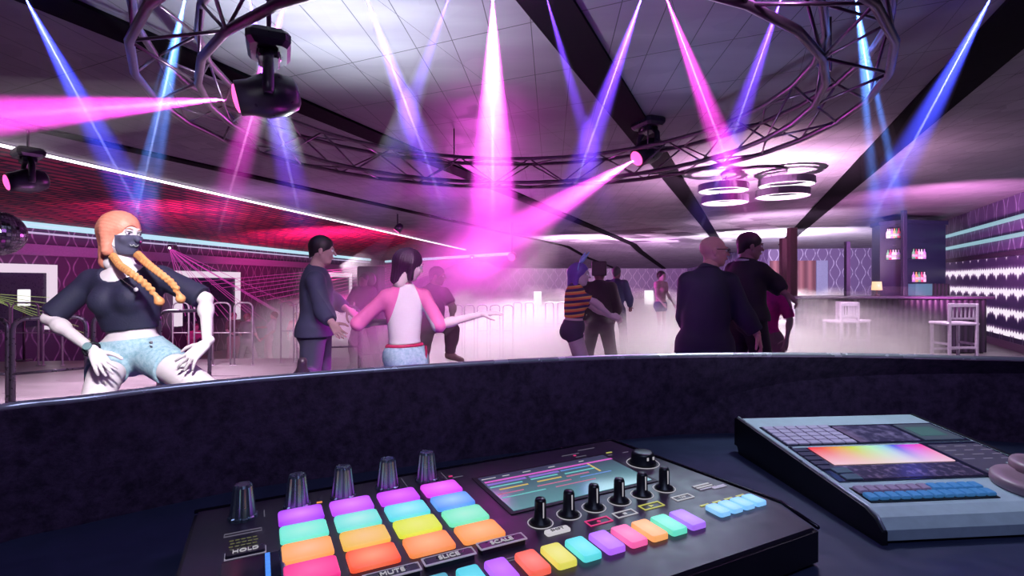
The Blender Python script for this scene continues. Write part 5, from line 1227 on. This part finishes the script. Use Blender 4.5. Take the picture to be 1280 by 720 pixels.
q=MB(); q.prism([(-7,5.0),(5.5,5.0),(15,17),(17.5,24),(-9.6,24),(-9.6,10)],PIT+.01,1.35)
fog=q.build('floor_fog',g.m); fog['kind']='stuff'; tag(fog,'low white fog drifting over the dance floor','fog')
# magenta haze left of centre, lit by a lamp added inside it
hz=MB(); hc=P(604,320,10.5); hz.lathe([(3.2*math.sin(math.pi*k/16)+1e-3,-3.2*math.cos(math.pi*k/16)*.5) for k in range(17)],hc,32)
g=NG('magenta_haze'); p=g.pos(); vd=g.n('ShaderNodeVectorMath',operation='DISTANCE'); g.put(vd.inputs[0],p); vd.inputs[1].default_value=hc
v=g.n('ShaderNodeVolumeScatter'); v.inputs['Color'].default_value=(1,1,1,1); g.put(v.inputs['Density'],g.ramp(vd.outputs['Value'],0,1.7,.26,0)); g.t.links.new(v.outputs[0],g.out.inputs['Volume'])
o=hz.build('haze_cloud',g.m); o['kind']='stuff'; tag(o,'thin magenta lit haze hanging in the air left of centre','haze')
# ================================================================ LIGHTS
point('haze_glow_fill',hc,440,(1,.10,.85),.5)  # unseen lamp added inside the haze to make its magenta glow
# uplights on the ceiling
spot('ceiling_uplight',(-1.27,3.6,2.15),(-1.1,3.4,3.3),430,(.86,1,.97),R(150),1,.03)
spot('ceiling_uplight',(1.35,4.4,2.1),(2.0,4.2,3.3),45,(.55,.62,1),R(150),1,.05)
spot('ceiling_uplight',(3.95,8.1,1.6),(4.1,8.4,3.3),2600,(1,.55,.78),R(140),1,.03)
spot('ceiling_uplight',(8.0,9.0,1.5),(9.5,12,3.3),2200,(.95,.34,.72),R(112),1,.1)
spot('ceiling_uplight',(9.5,18,1.5),(11,21,3.3),11000,(1,.85,.95),R(150),1,.1)
spot('ceiling_uplight',(2.5,20,1.5),(4,26,3.2),8000,(1,.55,.85),R(150),1,.1)
spot('ceiling_uplight',(-5.6,10,1.6),(-4.6,12,3.3),300,(.75,.30,.8),R(150),1,.1)
spot('soffit_uplight',(-7.2,11,1.5),(-8.6,13,3.1),600,(1,.05,.40),R(130),1,.1)
spot('soffit_uplight',(-6.0,17,.7),(-6.8,19.5,3.1),3200,(1,.04,.34),R(130),1,.1)
spot('soffit_uplight',(-4.8,6,1.0),(-7.5,7.5,3.0),60,(.7,.2,.8),R(120),1,.1)
spot('ceiling_uplight',(7.0,13.6,1.5),(8,15,3.3),1500,(1,.66,.88),R(130),1,.1)
# wall washes
spot('wall_wash',(6.5,21,2.6),(7,40,.8),2600,(.85,.22,.9),R(100),1,.2)
spot('wall_wash',(-3,24,2.4),(-6,38,1),120,(1,.25,.8),R(110),1,.2)
spot('wall_wash',(-6,12,2.4),(-11,14,.8),260,(.75,.2,.8),R(120),1,.2)
spot('wall_wash',(11.5,21,2.6),(15.5,30,1.5),900,(.55,.5,1),R(100),1,.2)
spot('bar_wash',(6.5,7.0,2.9),(7.5,12,1.0),15,(.75,.35,1),R(90),1,.1)
spot('right_wall_wash',(8.5,9.5,2.2),(11.3,12,2.5),60,(.8,.45,.9),R(130),1,.1)
# floor and fog wash from the ceiling
def area(name,loc,size,size2,power,color,to=None):
    l=bpy.data.lights.new(name,'AREA'); l.shape='RECTANGLE'; l.size=size; l.size_y=size2; l.energy=power; l.color=color
    o=bpy.data.objects.new(name,l); COL.objects.link(o); o.location=loc
    if to is not None: o.rotation_euler=(Vector(to)-Vector(loc)).to_track_quat('-Z','Y').to_euler()
    return o
for (x_,y_,pw,c_) in ((-.4,7.8,230,(1,.90,.95)),(2.9,7.4,230,(1,.94,.96)),(5.0,8.7,230,(1,.85,.93)),(-4.6,12.5,280,(1,.85,.94)),(0,14,300,(1,.93,.97)),(5,15.5,260,(1,.9,.95)),(-3,18,260,(1,.85,.95)),(-5.3,7.0,190,(1,.8,.92)),(7.6,9.0,110,(1,.85,.93)),(1.0,11.5,220,(1,.93,.97))):
    spot('fog_wash',(x_,y_,3.15),(x_,y_+.3,0),pw*8,(c_[0],c_[1]*.93,c_[2]),R(95),1,.15)
# light on the dancers and the desk
spot('dancer_key',(-.5,.6,2.95),(-2.0,2.7,1.35),560,(1,.93,1),R(48),.8,.12)
spot('dancer_key',(.3,1.3,3.0),(-.75,3.75,1.3),700,(1,.74,.96),R(40),.8,.12)
spot('dancer_key',(1.1,1.2,3.0),(.7,5.3,1.3),170,(.9,.65,1),R(35),.8,.12)
spot('dancer_key',(3.2,2.4,3.0),(1.8,4.3,1.6),28,(1,.55,.75),R(50),.8,.12)
area('desk_wash',(.2,-.3,2.7),1.0,.5,8,(.50,.60,1),(.2,.9,1.2))
area('booth_wash',(.9,2.0,3.1),.8,.8,11,(.80,.25,1),(.6,.8,1.4))
spot('sheen_fill',(1.05,3.6,2.3),(.3,.7,1.24),60,(.62,.85,1),R(60),1,.55)  # added without a fixture, for the sheen on controller and desk
spot('console_rear_fill',(.56,1.0,1.85),(.56,.86,1.25),12,(.75,.95,1),R(75),1,.05)  # unseen fill added to brighten the rear of the console
w=bpy.data.worlds.new('World'); C.world=w; w.use_nodes=True; w.node_tree.nodes['Background'].inputs[0].default_value=(.22,.08,.45,1); w.node_tree.nodes['Background'].inputs[1].default_value=.06
# ================================================================ CAMERA
cam=bpy.data.cameras.new('Camera'); cam.sensor_width=36; cam.lens=18; cam.shift_y=-10/1280; cam.clip_start=.05; cam.clip_end=200
co=bpy.data.objects.new('Camera',cam); COL.objects.link(co); co.location=(0,0,H); co.rotation_euler=(math.pi/2,0,0); C.camera=co
C.view_settings.view_transform='Standard'; C.view_settings.look='None'; C.view_settings.exposure=0; C.view_settings.gamma=1; C.view_settings.use_curve_mapping=False
try: C.cycles.use_denoising=True
except Exception: pass
C.cycles.volume_bounces=0; C.cycles.max_bounces=6; C.cycles.diffuse_bounces=2; C.cycles.glossy_bounces=2; C.cycles.sample_clamp_indirect=3
C.cycles.volume_step_rate=2.0; C.cycles.volume_max_steps=64
